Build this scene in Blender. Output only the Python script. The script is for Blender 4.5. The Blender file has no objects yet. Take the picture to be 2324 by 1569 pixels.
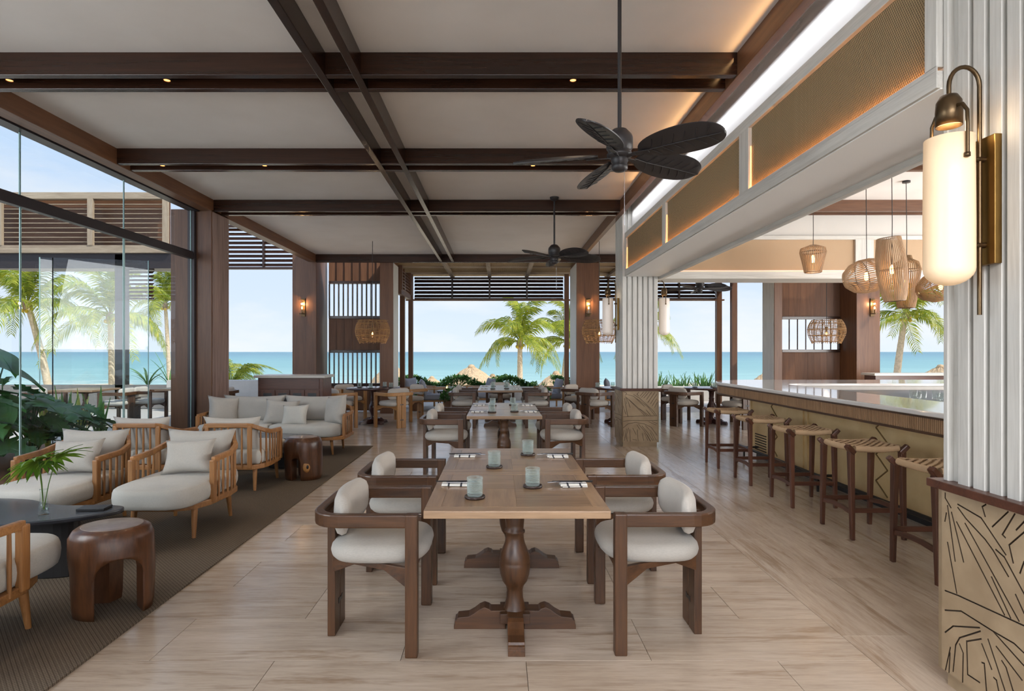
import bpy, bmesh, math, random
from mathutils import Vector, Matrix, Euler
R = math.radians
random.seed(7)
SC = bpy.context.scene
COL = SC.collection

# ------------------------------------------------------------------ camera
cam_d = bpy.data.cameras.new('camera'); cam = bpy.data.objects.new('camera', cam_d); COL.objects.link(cam)
cam.location = (0, 0, 1.5); cam.rotation_euler = (R(90), 0, 0)
cam_d.sensor_width = 36; cam_d.lens = 36 * 1332 / 2324
cam_d.shift_x = 29 / 2324; cam_d.shift_y = 14.5 / 2324
cam_d.clip_end = 60000; cam_d.clip_start = 0.05
SC.camera = cam

# ------------------------------------------------------------------ sky
w = bpy.data.worlds.new('sky'); SC.world = w; w.use_nodes = True
nt = w.node_tree; nt.nodes.clear()
def N(t, **k):
    n = nt.nodes.new(t)
    for a, b in k.items(): setattr(n, a, b)
    return n
tc = N('ShaderNodeTexCoord'); sep = N('ShaderNodeSeparateXYZ'); nt.links.new(tc.outputs['Generated'], sep.inputs[0])
ramp = N('ShaderNodeValToRGB'); nt.links.new(sep.outputs['Z'], ramp.inputs[0])
e = ramp.color_ramp.elements
e[0].position = 0.0; e[0].color = (0.60, 0.68, 0.79, 1)
e[1].position = 1.0; e[1].color = (0.32, 0.47, 0.74, 1)
q = ramp.color_ramp.elements.new(0.10); q.color = (0.52, 0.62, 0.78, 1)
q = ramp.color_ramp.elements.new(0.35); q.color = (0.45, 0.58, 0.78, 1)
mp = N('ShaderNodeMapping'); mp.inputs['Scale'].default_value = (2.2, 2.2, 7); nt.links.new(tc.outputs['Generated'], mp.inputs[0])
ns = N('ShaderNodeTexNoise'); ns.inputs['Scale'].default_value = 1.6; ns.inputs['Detail'].default_value = 7; ns.inputs['Roughness'].default_value = .55
nt.links.new(mp.outputs[0], ns.inputs[0])
cr = N('ShaderNodeValToRGB'); cr.color_ramp.elements[0].position = .48; cr.color_ramp.elements[1].position = .78; nt.links.new(ns.outputs[0], cr.inputs[0])
mx = N('ShaderNodeMix', data_type='RGBA'); nt.links.new(cr.outputs[0], mx.inputs[0]); nt.links.new(ramp.outputs[0], mx.inputs[6])
mx.inputs[7].default_value = (0.72, 0.73, 0.76, 1)
bg = N('ShaderNodeBackground'); nt.links.new(mx.outputs[2], bg.inputs[0]); bg.inputs[1].default_value = SKY_STRENGTH = 0.96
wo = N('ShaderNodeOutputWorld'); nt.links.new(bg.outputs[0], wo.inputs[0])

# ------------------------------------------------------------------ sun, added fill lights out of view in place of daylight, exposure
sd = bpy.data.lights.new('sun', 'SUN'); sd.energy = 3.2; sd.angle = R(0.6); sd.color = (1, .95, .87)
sun = bpy.data.objects.new('sun', sd); COL.objects.link(sun)
sun.rotation_euler = Vector((-0.62, 0.38, -0.80)).to_track_quat('-Z', 'Y').to_euler()
def area(name, loc, target, sx, sy, energy, color):
    d = bpy.data.lights.new(name, 'AREA'); d.shape = 'RECTANGLE'; d.size = sx; d.size_y = sy; d.energy = energy; d.color = color
    o = bpy.data.objects.new(name, d); COL.objects.link(o); o.location = loc
    o.rotation_euler = (Vector(target) - Vector(loc)).to_track_quat('-Z', 'Y').to_euler()
    return o
ed = area('entrance_fill', (0.9, -2.6, 3.1), (3.0, 4.3, 0.0), 3.5, 1.4, 42, (0.97, 0.97, 1))  # added fill light behind the viewer, standing in for daylight on the floor
ed.data.spread = R(75)
area('entrance_up_fill', (-0.4, -2.9, .35), (0, 4.5, 4.0), 8, 1.2, 66, (1, .97, .93))  # added upward fill that imitates paving bounce on ceiling and canopy underside
area('court_fill', (-6.6, 0.4, 2.7), (-2.6, 5.6, .4), 3.6, 2.4, 170, (.95, .97, 1))  # unseen area light added outside the glass to lift the lounge cushions
area('garden_side_fill', (10.5, 4.5, 1.6), (0, 6, 2.1), 11, 3.0, 900, (1, 0.97, .93))  # added area light past the bar, brightens the room like side daylight
SC.view_settings.view_transform = 'Standard'; SC.view_settings.look = 'None'
SC.view_settings.gamma = 1; SC.view_settings.use_curve_mapping = False
SC.cycles.max_bounces = 6; SC.cycles.diffuse_bounces = 3; SC.cycles.glossy_bounces = 3; SC.cycles.caustics_reflective = False; SC.cycles.caustics_refractive = False
SC.cycles.use_adaptive_sampling = True; SC.cycles.adaptive_threshold = 0.08; SC.cycles.adaptive_min_samples = 12
SC.view_settings.exposure = 0.52

# ------------------------------------------------------------------ materials
MAT = {}
def srgb(r, g, b):
    f = lambda c: (c / 255 / 12.92) if c / 255 <= .04045 else ((c / 255 + .055) / 1.055) ** 2.4
    return (f(r), f(g), f(b), 1)
class NT:
    def __init__(s, name):
        s.m = bpy.data.materials.new(name); s.m.use_nodes = True; s.t = s.m.node_tree; s.t.nodes.clear()
        s.out = s.n('ShaderNodeOutputMaterial'); s.b = s.n('ShaderNodeBsdfPrincipled'); s.l(s.b.outputs[0], s.out.inputs[0])
        MAT[name] = s.m
    def n(s, t, **k):
        x = s.t.nodes.new(t)
        for a, b in k.items(): setattr(x, a, b)
        return x
    def l(s, a, b): s.t.links.new(a, b)
    def coords(s, scale, rnd=True, kind='Object'):
        tc = s.n('ShaderNodeTexCoord'); mp = s.n('ShaderNodeMapping'); mp.inputs['Scale'].default_value = scale
        if rnd:
            oi = s.n('ShaderNodeObjectInfo'); mu = s.n('ShaderNodeVectorMath', operation='SCALE'); mu.inputs[0].default_value = (17, 23, 31)
            s.l(oi.outputs['Random'], mu.inputs['Scale'])
            ad = s.n('ShaderNodeVectorMath', operation='ADD'); s.l(tc.outputs[kind], ad.inputs[0]); s.l(mu.outputs[0], ad.inputs[1]); s.l(ad.outputs[0], mp.inputs[0])
        else: s.l(tc.outputs[kind], mp.inputs[0])
        return mp.outputs[0]
    def noise(s, vec, scale, detail=4, rough=.5, dist=0):
        x = s.n('ShaderNodeTexNoise'); s.l(vec, x.inputs[0]); x.inputs['Scale'].default_value = scale; x.inputs['Detail'].default_value = detail
        x.inputs['Roughness'].default_value = rough; x.inputs['Distortion'].default_value = dist
        return x.outputs[0]
    def ramp(s, fac, stops):
        x = s.n('ShaderNodeValToRGB'); s.l(fac, x.inputs[0]); el = x.color_ramp.elements
        el[0].position, el[0].color = stops[0]; el[1].position, el[1].color = stops[-1]
        for p, c in stops[1:-1]:
            q = el.new(p); q.color = c
        return x.outputs[0]
    def mix(s, fac, a, b, blend='MIX'):
        x = s.n('ShaderNodeMix', data_type='RGBA', blend_type=blend)
        if hasattr(fac, 'node'): s.l(fac, x.inputs[0])
        else: x.inputs[0].default_value = fac
        for v, i in ((a, 6), (b, 7)):
            if hasattr(v, 'node'): s.l(v, x.inputs[i])
            else: x.inputs[i].default_value = v
        return x.outputs[2]
    def vary(s, col, amt):
        oi = s.n('ShaderNodeObjectInfo'); mr = s.n('ShaderNodeMapRange'); s.l(oi.outputs['Random'], mr.inputs[0])
        mr.inputs[3].default_value = 1 - amt; mr.inputs[4].default_value = 1 + amt
        h = s.n('ShaderNodeHueSaturation'); s.l(mr.outputs[0], h.inputs['Value']); s.l(col, h.inputs['Color'])
        return h.outputs[0]
    def bump(s, h, strength, dist=.01):
        x = s.n('ShaderNodeBump'); x.inputs['Strength'].default_value = strength; x.inputs['Distance'].default_value = dist
        s.l(h, x.inputs['Height']); s.l(x.outputs[0], s.b.inputs['Normal'])
    def set(s, **k):
        names = dict(col='Base Color', rough='Roughness', metal='Metallic', spec='Specular IOR Level', coat='Coat Weight', coatr='Coat Roughness', trans='Transmission Weight', ior='IOR', em='Emission Color', ems='Emission Strength', sheen='Sheen Weight', sss='Subsurface Weight', alpha='Alpha')
        for a, v in k.items():
            i = s.b.inputs[names[a]]
            if hasattr(v, 'node'): s.l(v, i)
            else: i.default_value = v
        return s.m

def plain(name, c, rough=.5, metal=0, spec=.5, vary=0, **k):
    t = NT(name); col = srgb(*c)
    if vary:
        nz = t.noise(t.coords((1, 1, 1)), 9, 3)
        d = tuple(x * (1 - vary) for x in col[:3]) + (1,)
        col = t.ramp(nz, [(.3, d), (.7, col)])
    return t.set(col=col, rough=rough, metal=metal, spec=spec, **k)
def wood(name, c1, c2, axis='z', scale=9, rough=.42, vary=.12, coat=0, stretch=.07, bump=.12):
    t = NT(name); sc = [1, 1, 1]; sc['xyz'.index(axis)] = stretch
    v = t.coords(tuple(sc))
    a = t.noise(v, scale, 6, .62, 1.2); b = t.noise(v, scale * 7, 3, .6)
    g = t.mix(.35, a, b)
    m1 = tuple((x + y) / 2 for x, y in zip(srgb(*c1), srgb(*c2)))
    col = t.vary(t.ramp(g, [(.30, srgb(*c1)), (.5, m1), (.72, srgb(*c2))]), vary)
    if bump: t.bump(b, bump, .002)
    return t.set(col=col, rough=rough, coat=coat, coatr=.15)
def fabric(name, c, vary=.06, scale=260, rough=.9):
    t = NT(name); v = t.coords((1, 1, 1))
    wv = t.noise(t.coords((1, .25, 1)), scale, 2); big = t.noise(v, 5, 3)
    c0 = srgb(*c); d = tuple(x * .84 for x in c0[:3]) + (1,)
    col = t.mix(.5, t.ramp(wv, [(.35, d), (.65, c0)]), t.ramp(big, [(.3, d), (.7, c0)]))
    t.bump(wv, .25, .0015)
    return t.set(col=t.vary(col, vary), rough=rough, sheen=.15, spec=.2)

for ax in 'xyz':
    wood('beam_wood_' + ax, (30, 18, 12), (66, 40, 27), ax, 5, .25, .10, stretch=.05)
    wood('column_wood_' + ax, (78, 48, 31), (120, 82, 55), ax, 6, .42, .10, stretch=.06)
    wood('walnut_' + ax, (48, 30, 18), (100, 66, 40), ax, 12, .36, .16)
    wood('mahogany_' + ax, (58, 33, 24), (104, 63, 45), ax, 12, .36, .10)
    wood('oak_' + ax, (132, 88, 46), (186, 136, 78), ax, 12, .42, .12)
    wood('teak_' + ax, (122, 78, 42), (186, 132, 78), ax, 14, .42, .12)
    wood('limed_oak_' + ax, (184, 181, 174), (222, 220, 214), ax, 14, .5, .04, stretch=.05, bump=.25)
    wood('table_' + ax, (108, 84, 64), (168, 138, 108), ax, 9, .28, .20)
    wood('grey_wood_' + ax, (138, 118, 98), (190, 172, 148), ax, 8, .7, .1)
wood('apron_wood', (142, 108, 76), (186, 146, 108), 'z', 14, .45, .1)
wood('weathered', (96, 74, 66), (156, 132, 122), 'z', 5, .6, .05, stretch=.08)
wood('stump_wood', (46, 27, 17), (112, 70, 42), 'z', 6, .33, .12, coat=.1, stretch=.22)
wood('stump_top', (112, 92, 82), (164, 144, 130), 'x', 6, .30, .1, stretch=.5)
wood('dark_table_wood', (50, 28, 24), (84, 50, 42), 'x', 9, .2, .1)
fabric('linen', (186, 180, 171)); fabric('linen_light', (200, 196, 187)); fabric('pad_fabric', (190, 183, 174)); fabric('grey_fabric', (150, 154, 166))
fabric('striped_linen', (226, 224, 218))
plain('black_metal', (38, 35, 35), .38, 0, .5); plain('fan_black', (44, 41, 42), .42, 0, .5)
plain('bronze', (96, 78, 56), .35, .9); plain('brass', (150, 118, 66), .32, .9, vary=.2); plain('dark_frame', (52, 46, 48), .4, .3)
plain('steel', (190, 190, 195), .22, 1); plain('dark_stone', (54, 54, 58), .26, 0, .6, vary=.25); plain('black_base', (26, 24, 25), .4)
plain('bar_stone', (222, 218, 214), .10, 0, .6, vary=.04, coat=.4); plain('stone_top', (190, 184, 176), .3, vary=.1)
plain('white_paint', (236, 234, 232), .45); plain('soffit_white', (242, 241, 239), .5)
plain('low_wall', (196, 192, 186), .8, vary=.08); plain('terrace_stone', (190, 184, 176), .6, vary=.1)
plain('court_stone', (128, 124, 120), .8, vary=.12); plain('groove', (74, 58, 44), .7); plain('groove_warm', (120, 92, 52), .7)
plain('dark_well', (40, 40, 42), .35); plain('coaster', (52, 36, 30), .35)
plain('bar_wall', (206, 202, 196), .6); plain('rope', (196, 164, 128), .85, vary=.15); plain('rattan', (158, 122, 80), .7, vary=.3); plain('slat_bamboo', (182, 148, 112), .65, vary=.2)
plain('sand', (226, 206, 176), .95, vary=.12); plain('thatch', (206, 178, 142), .95, vary=.35); plain('terracotta', (122, 88, 66), .8)
plain('trunk', (214, 196, 172), .9, vary=.3); plain('palm_trunk_dark', (150, 128, 104), .9, vary=.3); plain('coconut', (196, 168, 58), .6)
plain('glass_edge', (196, 230, 228), .15, trans=.4)
def leafmat(name, c1, c2, tr=.35):
    t = NT(name); nz = t.noise(t.coords((1, 1, 1)), 3, 3)
    col = t.vary(t.ramp(nz, [(.3, srgb(*c1)), (.7, srgb(*c2))]), .2)
    t.set(col=col, rough=.42, spec=.5)
    tr_ = t.n('ShaderNodeBsdfTranslucent'); t.l(col, tr_.inputs[0]); mxs = t.n('ShaderNodeMixShader'); mxs.inputs[0].default_value = tr
    t.l(t.b.outputs[0], mxs.inputs[1]); t.l(tr_.outputs[0], mxs.inputs[2]); t.l(mxs.outputs[0], t.out.inputs[0])
leafmat('palm_leaf', (104, 136, 44), (190, 190, 70), .5); leafmat('dark_leaf', (26, 66, 30), (62, 110, 50), .25); leafmat('hedge_leaf', (50, 100, 42), (110, 150, 76), .3)
leafmat('spiky_leaf', (60, 108, 58), (120, 160, 90), .3); leafmat('fan_leaf', (74, 122, 32), (140, 172, 56), .35); leafmat('snake_edge', (170, 180, 90), (200, 205, 120), .2)
def emit(name, c, s, mixd=None):
    t = NT(name); t.set(col=srgb(*c), em=srgb(*c), ems=s, rough=.5)
emit('led_amber', (255, 168, 84), 20); emit('led_soft', (255, 170, 90), 3.5); emit('bulb', (255, 186, 96), 14); emit('led_small', (255, 200, 130), 1); emit('flame', (255, 180, 80), 20)
t = NT('lamp_glass'); t.set(col=srgb(248, 228, 196), rough=.35, em=srgb(255, 184, 104), ems=.17, sss=0)
t = NT('lamp_glass_far'); t.set(col=srgb(236, 228, 222), rough=.35, em=srgb(255, 225, 190), ems=.10)
# architectural glass: mostly clear, Fresnel reflection, a faint cool tint
def glassmat(name, tint, refl=1.0):
    t = NT(name); tr = t.n('ShaderNodeBsdfTransparent'); tr.inputs[0].default_value = tint
    gl = t.n('ShaderNodeBsdfGlossy'); gl.inputs['Roughness'].default_value = .0
    ly = t.n('ShaderNodeLayerWeight'); pw = t.n('ShaderNodeMath', operation='POWER'); t.l(ly.outputs['Facing'], pw.inputs[0]); pw.inputs[1].default_value = 5; ly.inputs[0].default_value = .5
    mu = t.n('ShaderNodeMath', operation='MULTIPLY_ADD'); t.l(pw.outputs[0], mu.inputs[0]); mu.inputs[1].default_value = .9 * refl; mu.inputs[2].default_value = .05 * refl
    ms = t.n('ShaderNodeMixShader'); t.l(mu.outputs[0], ms.inputs[0]); t.l(tr.outputs[0], ms.inputs[1]); t.l(gl.outputs[0], ms.inputs[2]); t.l(ms.outputs[0], t.out.inputs[0])
glassmat('pane_glass', (.93, .97, .97, 1)); glassmat('thin_glass', (.96, .98, .97, 1), .8); glassmat('amber_glass', (1, .93, .82, 1), .7)
t = NT('mint_glass')
v = t.coords((1, 1, 1), False); sp = t.n('ShaderNodeSeparateXYZ'); t.l(v, sp.inputs[0])
wv = t.n('ShaderNodeMath', operation='SINE'); mm = t.n('ShaderNodeMath', operation='MULTIPLY'); mm.inputs[1].default_value = 900; t.l(sp.outputs[2], mm.inputs[0]); t.l(mm.outputs[0], wv.inputs[0])
t.bump(wv.outputs[0], .5, .002)
t.set(col=srgb(214, 222, 220), rough=.15, spec=.6)
tr_ = t.n('ShaderNodeBsdfTransparent'); tr_.inputs[0].default_value = (.92, .96, .95, 1); ly = t.n('ShaderNodeLayerWeight'); ly.inputs[0].default_value = .35
mr_ = t.n('ShaderNodeMapRange'); t.l(ly.outputs['Facing'], mr_.inputs[0]); mr_.inputs[3].default_value = .09; mr_.inputs[4].default_value = .5
ms_ = t.n('ShaderNodeMixShader'); t.l(mr_.outputs[0], ms_.inputs[0]); t.l(tr_.outputs[0], ms_.inputs[1]); t.l(t.b.outputs[0], ms_.inputs[2]); t.l(ms_.outputs[0], t.out.inputs[0])
# travertine
def travertine(name, axis):
    t = NT(name); sc = [1, 1, 1]; sc['xy'.index(axis)] = .10
    v = t.coords(tuple(sc)); a = t.noise(v, 11, 7, .65, .5); b = t.noise(v, 60, 4, .7); c = t.noise(t.coords((1, 1, 1)), 1.6, 3)
    col = t.mix(.4, t.ramp(a, [(.28, srgb(150, 130, 112)), (.5, srgb(196, 178, 158)), (.72, srgb(216, 200, 184))]), t.ramp(b, [(.3, srgb(156, 136, 118)), (.6, srgb(212, 196, 178))]))
    col = t.mix(.35, col, t.ramp(c, [(.35, srgb(178, 156, 136)), (.65, srgb(212, 196, 180))]))
    d_ = t.noise(t.coords(tuple(.35 * q for q in sc)), 30, 5, .75, .3); col = t.mix(1, col, t.ramp(d_, [(.34, srgb(216, 206, 196)), (.48, (1, 1, 1, 1))]), 'MULTIPLY')
    t.bump(b, .06, .001)
    rr = t.ramp(a, [(.3, (.26, .26, .26, 1)), (.7, (.15, .15, .15, 1))])
    return t.set(col=t.vary(col, .05), rough=rr, spec=.5)
travertine('travertine_x', 'x'); travertine('travertine_y', 'y')
plain('grout', (140, 122, 106), .7)
# plaster, rug, woven panels, sea
t = NT('plaster'); nz = t.noise(t.coords((1, 1, 1), False), 1.4, 4); t.bump(t.noise(t.coords((1, 1, 1), False), 40, 3), .03, .004)
t.set(col=t.ramp(nz, [(.3, srgb(232, 228, 224)), (.7, srgb(240, 237, 234))]), rough=.75)
t = NT('rug'); v = t.coords((1, 1, 1), False)
def wavep(t, v, axis, sc, dist=0):
    x = t.n('ShaderNodeTexWave', wave_type='BANDS', bands_direction=axis); t.l(v, x.inputs[0]); x.inputs['Scale'].default_value = sc; x.inputs['Distortion'].default_value = dist; return x.outputs['Fac']
wa, wb = wavep(t, v, 'X', 12), wavep(t, v, 'Y', 12); wc, wd = wavep(t, v, 'X', 26), wavep(t, v, 'Y', 26)
ck = t.mix(.5, t.mix(1, wa, wb, 'DIFFERENCE'), t.mix(1, wc, wd, 'DIFFERENCE'))
nz = t.noise(v, 220, 2); hh = t.mix(.3, ck, nz)
t.bump(hh, .25, .003)
t.set(col=t.ramp(hh, [(.2, srgb(78, 68, 58)), (.62, srgb(126, 113, 98))]), rough=.95, spec=.1)
t = NT('woven_brass'); v = t.coords((1, 1, 1), False); br = wavep(t, v, 'Y', 25); b2 = wavep(t, v, 'Z', 12); ck = t.mix(1, br, b2, 'DIFFERENCE')
t.bump(ck, .7, .004); t.set(col=t.ramp(ck, [(.2, srgb(104, 86, 60)), (.8, srgb(190, 166, 126))]), rough=.75)
t = NT('woven_sand'); v = t.coords((1, 1, 1), False); br = wavep(t, v, 'X', 60); b2 = wavep(t, v, 'Z', 60); ck = t.mix(1, br, b2, 'DIFFERENCE')
t.bump(ck, .25, .003); t.set(col=t.ramp(ck, [(.2, srgb(164, 134, 102)), (.8, srgb(200, 172, 138))]), rough=.6)
t = NT('carved_panel'); nz = t.noise(t.coords((1, 1, 1)), 6, 4); t.set(col=t.ramp(nz, [(.3, srgb(154, 132, 104)), (.7, srgb(176, 154, 124))]), rough=.6)
t = NT('bar_panel'); nz = t.noise(t.coords((1, 1, 1)), 4, 5); t.set(col=t.ramp(nz, [(.3, srgb(212, 180, 126)), (.7, srgb(228, 200, 150))]), rough=.42, metal=.15)
t = NT('bamboo_mat'); v = t.coords((1, 1, 1), False); br = wavep(t, v, 'X', 14, 1.5); nz = t.noise(t.coords((1, 6, 1), False), 9, 4); g = t.mix(.6, br, nz); t.bump(g, .6, .01)
t.set(col=t.ramp(g, [(.25, srgb(120, 92, 58)), (.7, srgb(196, 166, 120))]), rough=.8)
t = NT('sea'); v = t.coords((.02, .12, 1), False); a = t.noise(v, 1.5, 6, .6); tcn = t.n('ShaderNodeTexCoord'); sp = t.n('ShaderNodeSeparateXYZ'); t.l(tcn.outputs['Object'], sp.inputs[0])
mr = t.n('ShaderNodeMapRange'); t.l(sp.outputs[1], mr.inputs[0]); mr.inputs[1].default_value = 60; mr.inputs[2].default_value = 700
far = t.ramp(mr.outputs[0], [(0, srgb(150, 186, 178)), (.12, srgb(108, 158, 158)), (.45, srgb(84, 138, 150)), (1, srgb(66, 116, 138))])
col = t.mix(.25, far, t.ramp(a, [(.35, srgb(80, 136, 146)), (.65, srgb(156, 196, 190))]))
t.bump(t.noise(t.coords((.25, 1, 1), False), 1.2, 5), .35, .4); t.set(col=col, rough=.38, spec=.25)
plain('foam', (240, 244, 244), .9)
# ------------------------------------------------------------------ mesh helpers
def frame_of(d, up=Vector((0, 0, 1))):
    d = d.normalized(); s = d.cross(up)
    if s.length < 1e-4: s = d.cross(Vector((0, 1, 0)))
    s.normalize(); return s, s.cross(d).normalized()
class MB:
    def __init__(s): s.v = []; s.f = []; s.m = []; s.s = []
    def add(s, vs, fs, mi=0, smooth=False):
        o = len(s.v); s.v += [tuple(x) for x in vs]
        for f in fs: s.f.append(tuple(i + o for i in f)); s.m.append(mi); s.s.append(smooth)
        return s
    def box(s, x0, x1, y0, y1, z0, z1, mi=0):
        return s.add([(x0, y0, z0), (x1, y0, z0), (x1, y1, z0), (x0, y1, z0), (x0, y0, z1), (x1, y0, z1), (x1, y1, z1), (x0, y1, z1)],
                     [(0, 3, 2, 1), (4, 5, 6, 7), (0, 1, 5, 4), (1, 2, 6, 5), (2, 3, 7, 6), (3, 0, 4, 7)], mi)
    def cbox(s, c, dx, dy, dz, mi=0): return s.box(c[0] - dx / 2, c[0] + dx / 2, c[1] - dy / 2, c[1] + dy / 2, c[2] - dz / 2, c[2] + dz / 2, mi)
    def bar(s, p, q, w, h, w2=None, h2=None, mi=0, up=Vector((0, 0, 1))):
        p, q = Vector(p), Vector(q); a, b = frame_of(q - p, up); w2 = w if w2 is None else w2; h2 = h if h2 is None else h2
        vs = []
        for c, ww, hh in ((p, w, h), (q, w2, h2)):
            vs += [c - a * ww / 2 - b * hh / 2, c + a * ww / 2 - b * hh / 2, c + a * ww / 2 + b * hh / 2, c - a * ww / 2 + b * hh / 2]
        return s.add(vs, [(0, 1, 2, 3), (7, 6, 5, 4), (0, 4, 5, 1), (1, 5, 6, 2), (2, 6, 7, 3), (3, 7, 4, 0)], mi)
    def tube(s, pts, r, n=8, closed=False, mi=0, cap=True, smooth=True):
        pts = [Vector(p) for p in pts]; k = len(pts); rr = r if isinstance(r, (list, tuple)) else [r] * k
        vs = []; prev = None
        for i, p in enumerate(pts):
            if closed: d = pts[(i + 1) % k] - pts[i - 1]
            else: d = pts[min(i + 1, k - 1)] - pts[max(i - 1, 0)]
            d.normalize()
            if prev is None: a, b = frame_of(d)
            else:
                a = prev - d * prev.dot(d)
                if a.length < 1e-5: a, b = frame_of(d)
                else: a.normalize(); b = a.cross(d)
            prev = a; b = a.cross(d)
            for j in range(n):
                t = 2 * math.pi * j / n; vs.append(p + (a * math.cos(t) + b * math.sin(t)) * rr[i])
        fs = []
        for i in range(k if closed else k - 1):
            i2 = (i + 1) % k
            for j in range(n): fs.append((i * n + j, i * n + (j + 1) % n, i2 * n + (j + 1) % n, i2 * n + j))
        s.add(vs, fs, mi, smooth)
        if cap and not closed: s.add(vs[:n], [tuple(range(n))], mi); s.add(vs[-n:], [tuple(range(n))[::-1]], mi)
        return s
    def lathe(s, prof, n=24, c=(0, 0, 0), mi=0, smooth=True, sx=1, sy=1, cap=True):
        vs = [(c[0] + r * math.cos(2 * math.pi * j / n) * sx, c[1] + r * math.sin(2 * math.pi * j / n) * sy, c[2] + z) for r, z in prof for j in range(n)]
        fs = [(i * n + j, i * n + (j + 1) % n, (i + 1) * n + (j + 1) % n, (i + 1) * n + j) for i in range(len(prof) - 1) for j in range(n)]
        s.add(vs, fs, mi, smooth)
        if cap:
            if prof[0][0] > 1e-4: s.add(vs[:n], [tuple(range(n))[::-1]], mi)
            if prof[-1][0] > 1e-4: s.add(vs[-n:], [tuple(range(n))], mi)
        return s
    def prism(s, poly, a, b, axis='z', mi=0):
        def P(u, v, t): return (u, v, t) if axis == 'z' else ((t, u, v) if axis == 'x' else (u, t, v))
        n = len(poly); vs = [P(u, v, a) for u, v in poly] + [P(u, v, b) for u, v in poly]
        return s.add(vs, [tuple(range(n))[::-1], tuple(range(n, 2 * n))] + [(i, (i + 1) % n, n + (i + 1) % n, n + i) for i in range(n)], mi)
    def sweep(s, pts, w, h, closed=False, mi=0, smooth=False):          # flat rectangular section, w across (horizontal), h vertical
        pts = [Vector(p) for p in pts]; k = len(pts); vs = []
        for i, p in enumerate(pts):
            d0 = (pts[i] - pts[i - 1]) if (i > 0 or closed) else (pts[1] - pts[0]); d1 = (pts[(i + 1) % k] - pts[i]) if (i < k - 1 or closed) else d0
            d0 = Vector((d0.x, d0.y, 0)).normalized(); d1 = Vector((d1.x, d1.y, 0)).normalized(); d = (d0 + d1)
            if d.length < 1e-6: d = d0
            d.normalize(); nrm = Vector((-d.y, d.x, 0)); c = max(.5, d.dot(d0)); a = nrm * (w / 2 / c); b = Vector((0, 0, h / 2))
            vs += [p - a - b, p + a - b, p + a + b, p - a + b]
        fs = []
        for i in range(k if closed else k - 1):
            j = (i + 1) % k
            for q in range(4): fs.append((i * 4 + q, i * 4 + (q + 1) % 4, j * 4 + (q + 1) % 4, j * 4 + q))
        if not closed: fs += [(3, 2, 1, 0), (k * 4 - 4, k * 4 - 3, k * 4 - 2, k * 4 - 1)]
        return s.add(vs, fs, mi, smooth)
    def cushion(s, outline, z0, z1, r, crown=.01, mi=0):
        pts = [Vector((x, y)) for x, y in outline]; n = len(pts)
        ar = sum(pts[i].x * pts[(i + 1) % n].y - pts[(i + 1) % n].x * pts[i].y for i in range(n)); sg = 1 if ar > 0 else -1
        nrm = []
        for i in range(n):
            d = (pts[(i + 1) % n] - pts[i - 1]).normalized(); nrm.append(Vector((-d.y, d.x)) * sg)
        prof = []; zm = (z1 - z0) / 2
        for k in range(7):
            a = -math.pi / 2 + math.pi * k / 6; prof.append((r * (1 - math.cos(a)), (z0 + z1) / 2 + zm * math.sin(a)))
        rings = []; cen = sum(pts, Vector((0, 0))) / n
        rings.append([(cen + (p + nn * r - cen) * .5, z0) for p, nn in zip(pts, nrm)])
        for ins, z in prof: rings.append([(p + nn * ins, z) for p, nn in zip(pts, nrm)])
        rings.append([(cen + (p + nn * r - cen) * .75, z1 + crown * .6) for p, nn in zip(pts, nrm)])
        rings.append([(cen + (p + nn * r - cen) * .35, z1 + crown) for p, nn in zip(pts, nrm)])
        vs = [(p.x, p.y, z) for ring in rings for p, z in ring]; m = len(rings)
        fs = [(i * n + j, i * n + (j + 1) % n, (i + 1) * n + (j + 1) % n, (i + 1) * n + j) for i in range(m - 1) for j in range(n)]
        vs.append((cen.x, cen.y, z0)); vs.append((cen.x, cen.y, z1 + crown)); b, t_ = len(vs) - 2, len(vs) - 1
        fs += [(b, (j + 1) % n, j) for j in range(n)] + [((m - 1) * n + j, (m - 1) * n + (j + 1) % n, t_) for j in range(n)]
        return s.add(vs, fs, mi, True)
    def pillow(s, w, h, t, M=Matrix(), n=12, mi=0, wrinkle=.004):
        idx = {}; vs = []
        for side in (1, -1):
            for i in range(n + 1):
                for j in range(n + 1):
                    u, v = 2 * i / n - 1, 2 * j / n - 1
                    edge = i in (0, n) or j in (0, n)
                    if edge and side == -1: idx[(side, i, j)] = idx[(1, i, j)]; continue
                    uu = math.copysign(abs(u) ** .8, u); vv = math.copysign(abs(v) ** .8, v)
                    x = uu * w / 2 * (1 - .13 * (1 - vv * vv)); y = vv * h / 2 * (1 - .13 * (1 - uu * uu))
                    z = side * t / 2 * ((1 - uu ** 4) * (1 - vv ** 4)) ** .55
                    if not edge: z += wrinkle * math.sin(7 * u + 3 * v + w * 40)
                    idx[(side, i, j)] = len(vs); vs.append(M @ Vector((x, y, z)))
        fs = []
        for side in (1, -1):
            for i in range(n):
                for j in range(n):
                    q = (idx[(side, i, j)], idx[(side, i + 1, j)], idx[(side, i + 1, j + 1)], idx[(side, i, j + 1)])
                    fs.append(q if side == 1 else q[::-1])
        return s.add(vs, fs, mi, True)
    def mesh(s, name, bevel=0, seg=2, angle=35):
        me = bpy.data.meshes.new(name); me.from_pydata(s.v, [], s.f); me.polygons.foreach_set('material_index', s.m); me.polygons.foreach_set('use_smooth', s.s)
        bm = bmesh.new(); bm.from_mesh(me); bmesh.ops.recalc_face_normals(bm, faces=bm.faces)
        if bevel:
            ed = [x for x in bm.edges if len(x.link_faces) == 2 and x.calc_face_angle(0) > R(angle)]
            bmesh.ops.bevel(bm, geom=ed, offset=bevel, segments=seg, profile=.6, affect='EDGES', clamp_overlap=True)
        bm.to_mesh(me); bm.free(); me.update()
        return me
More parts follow.
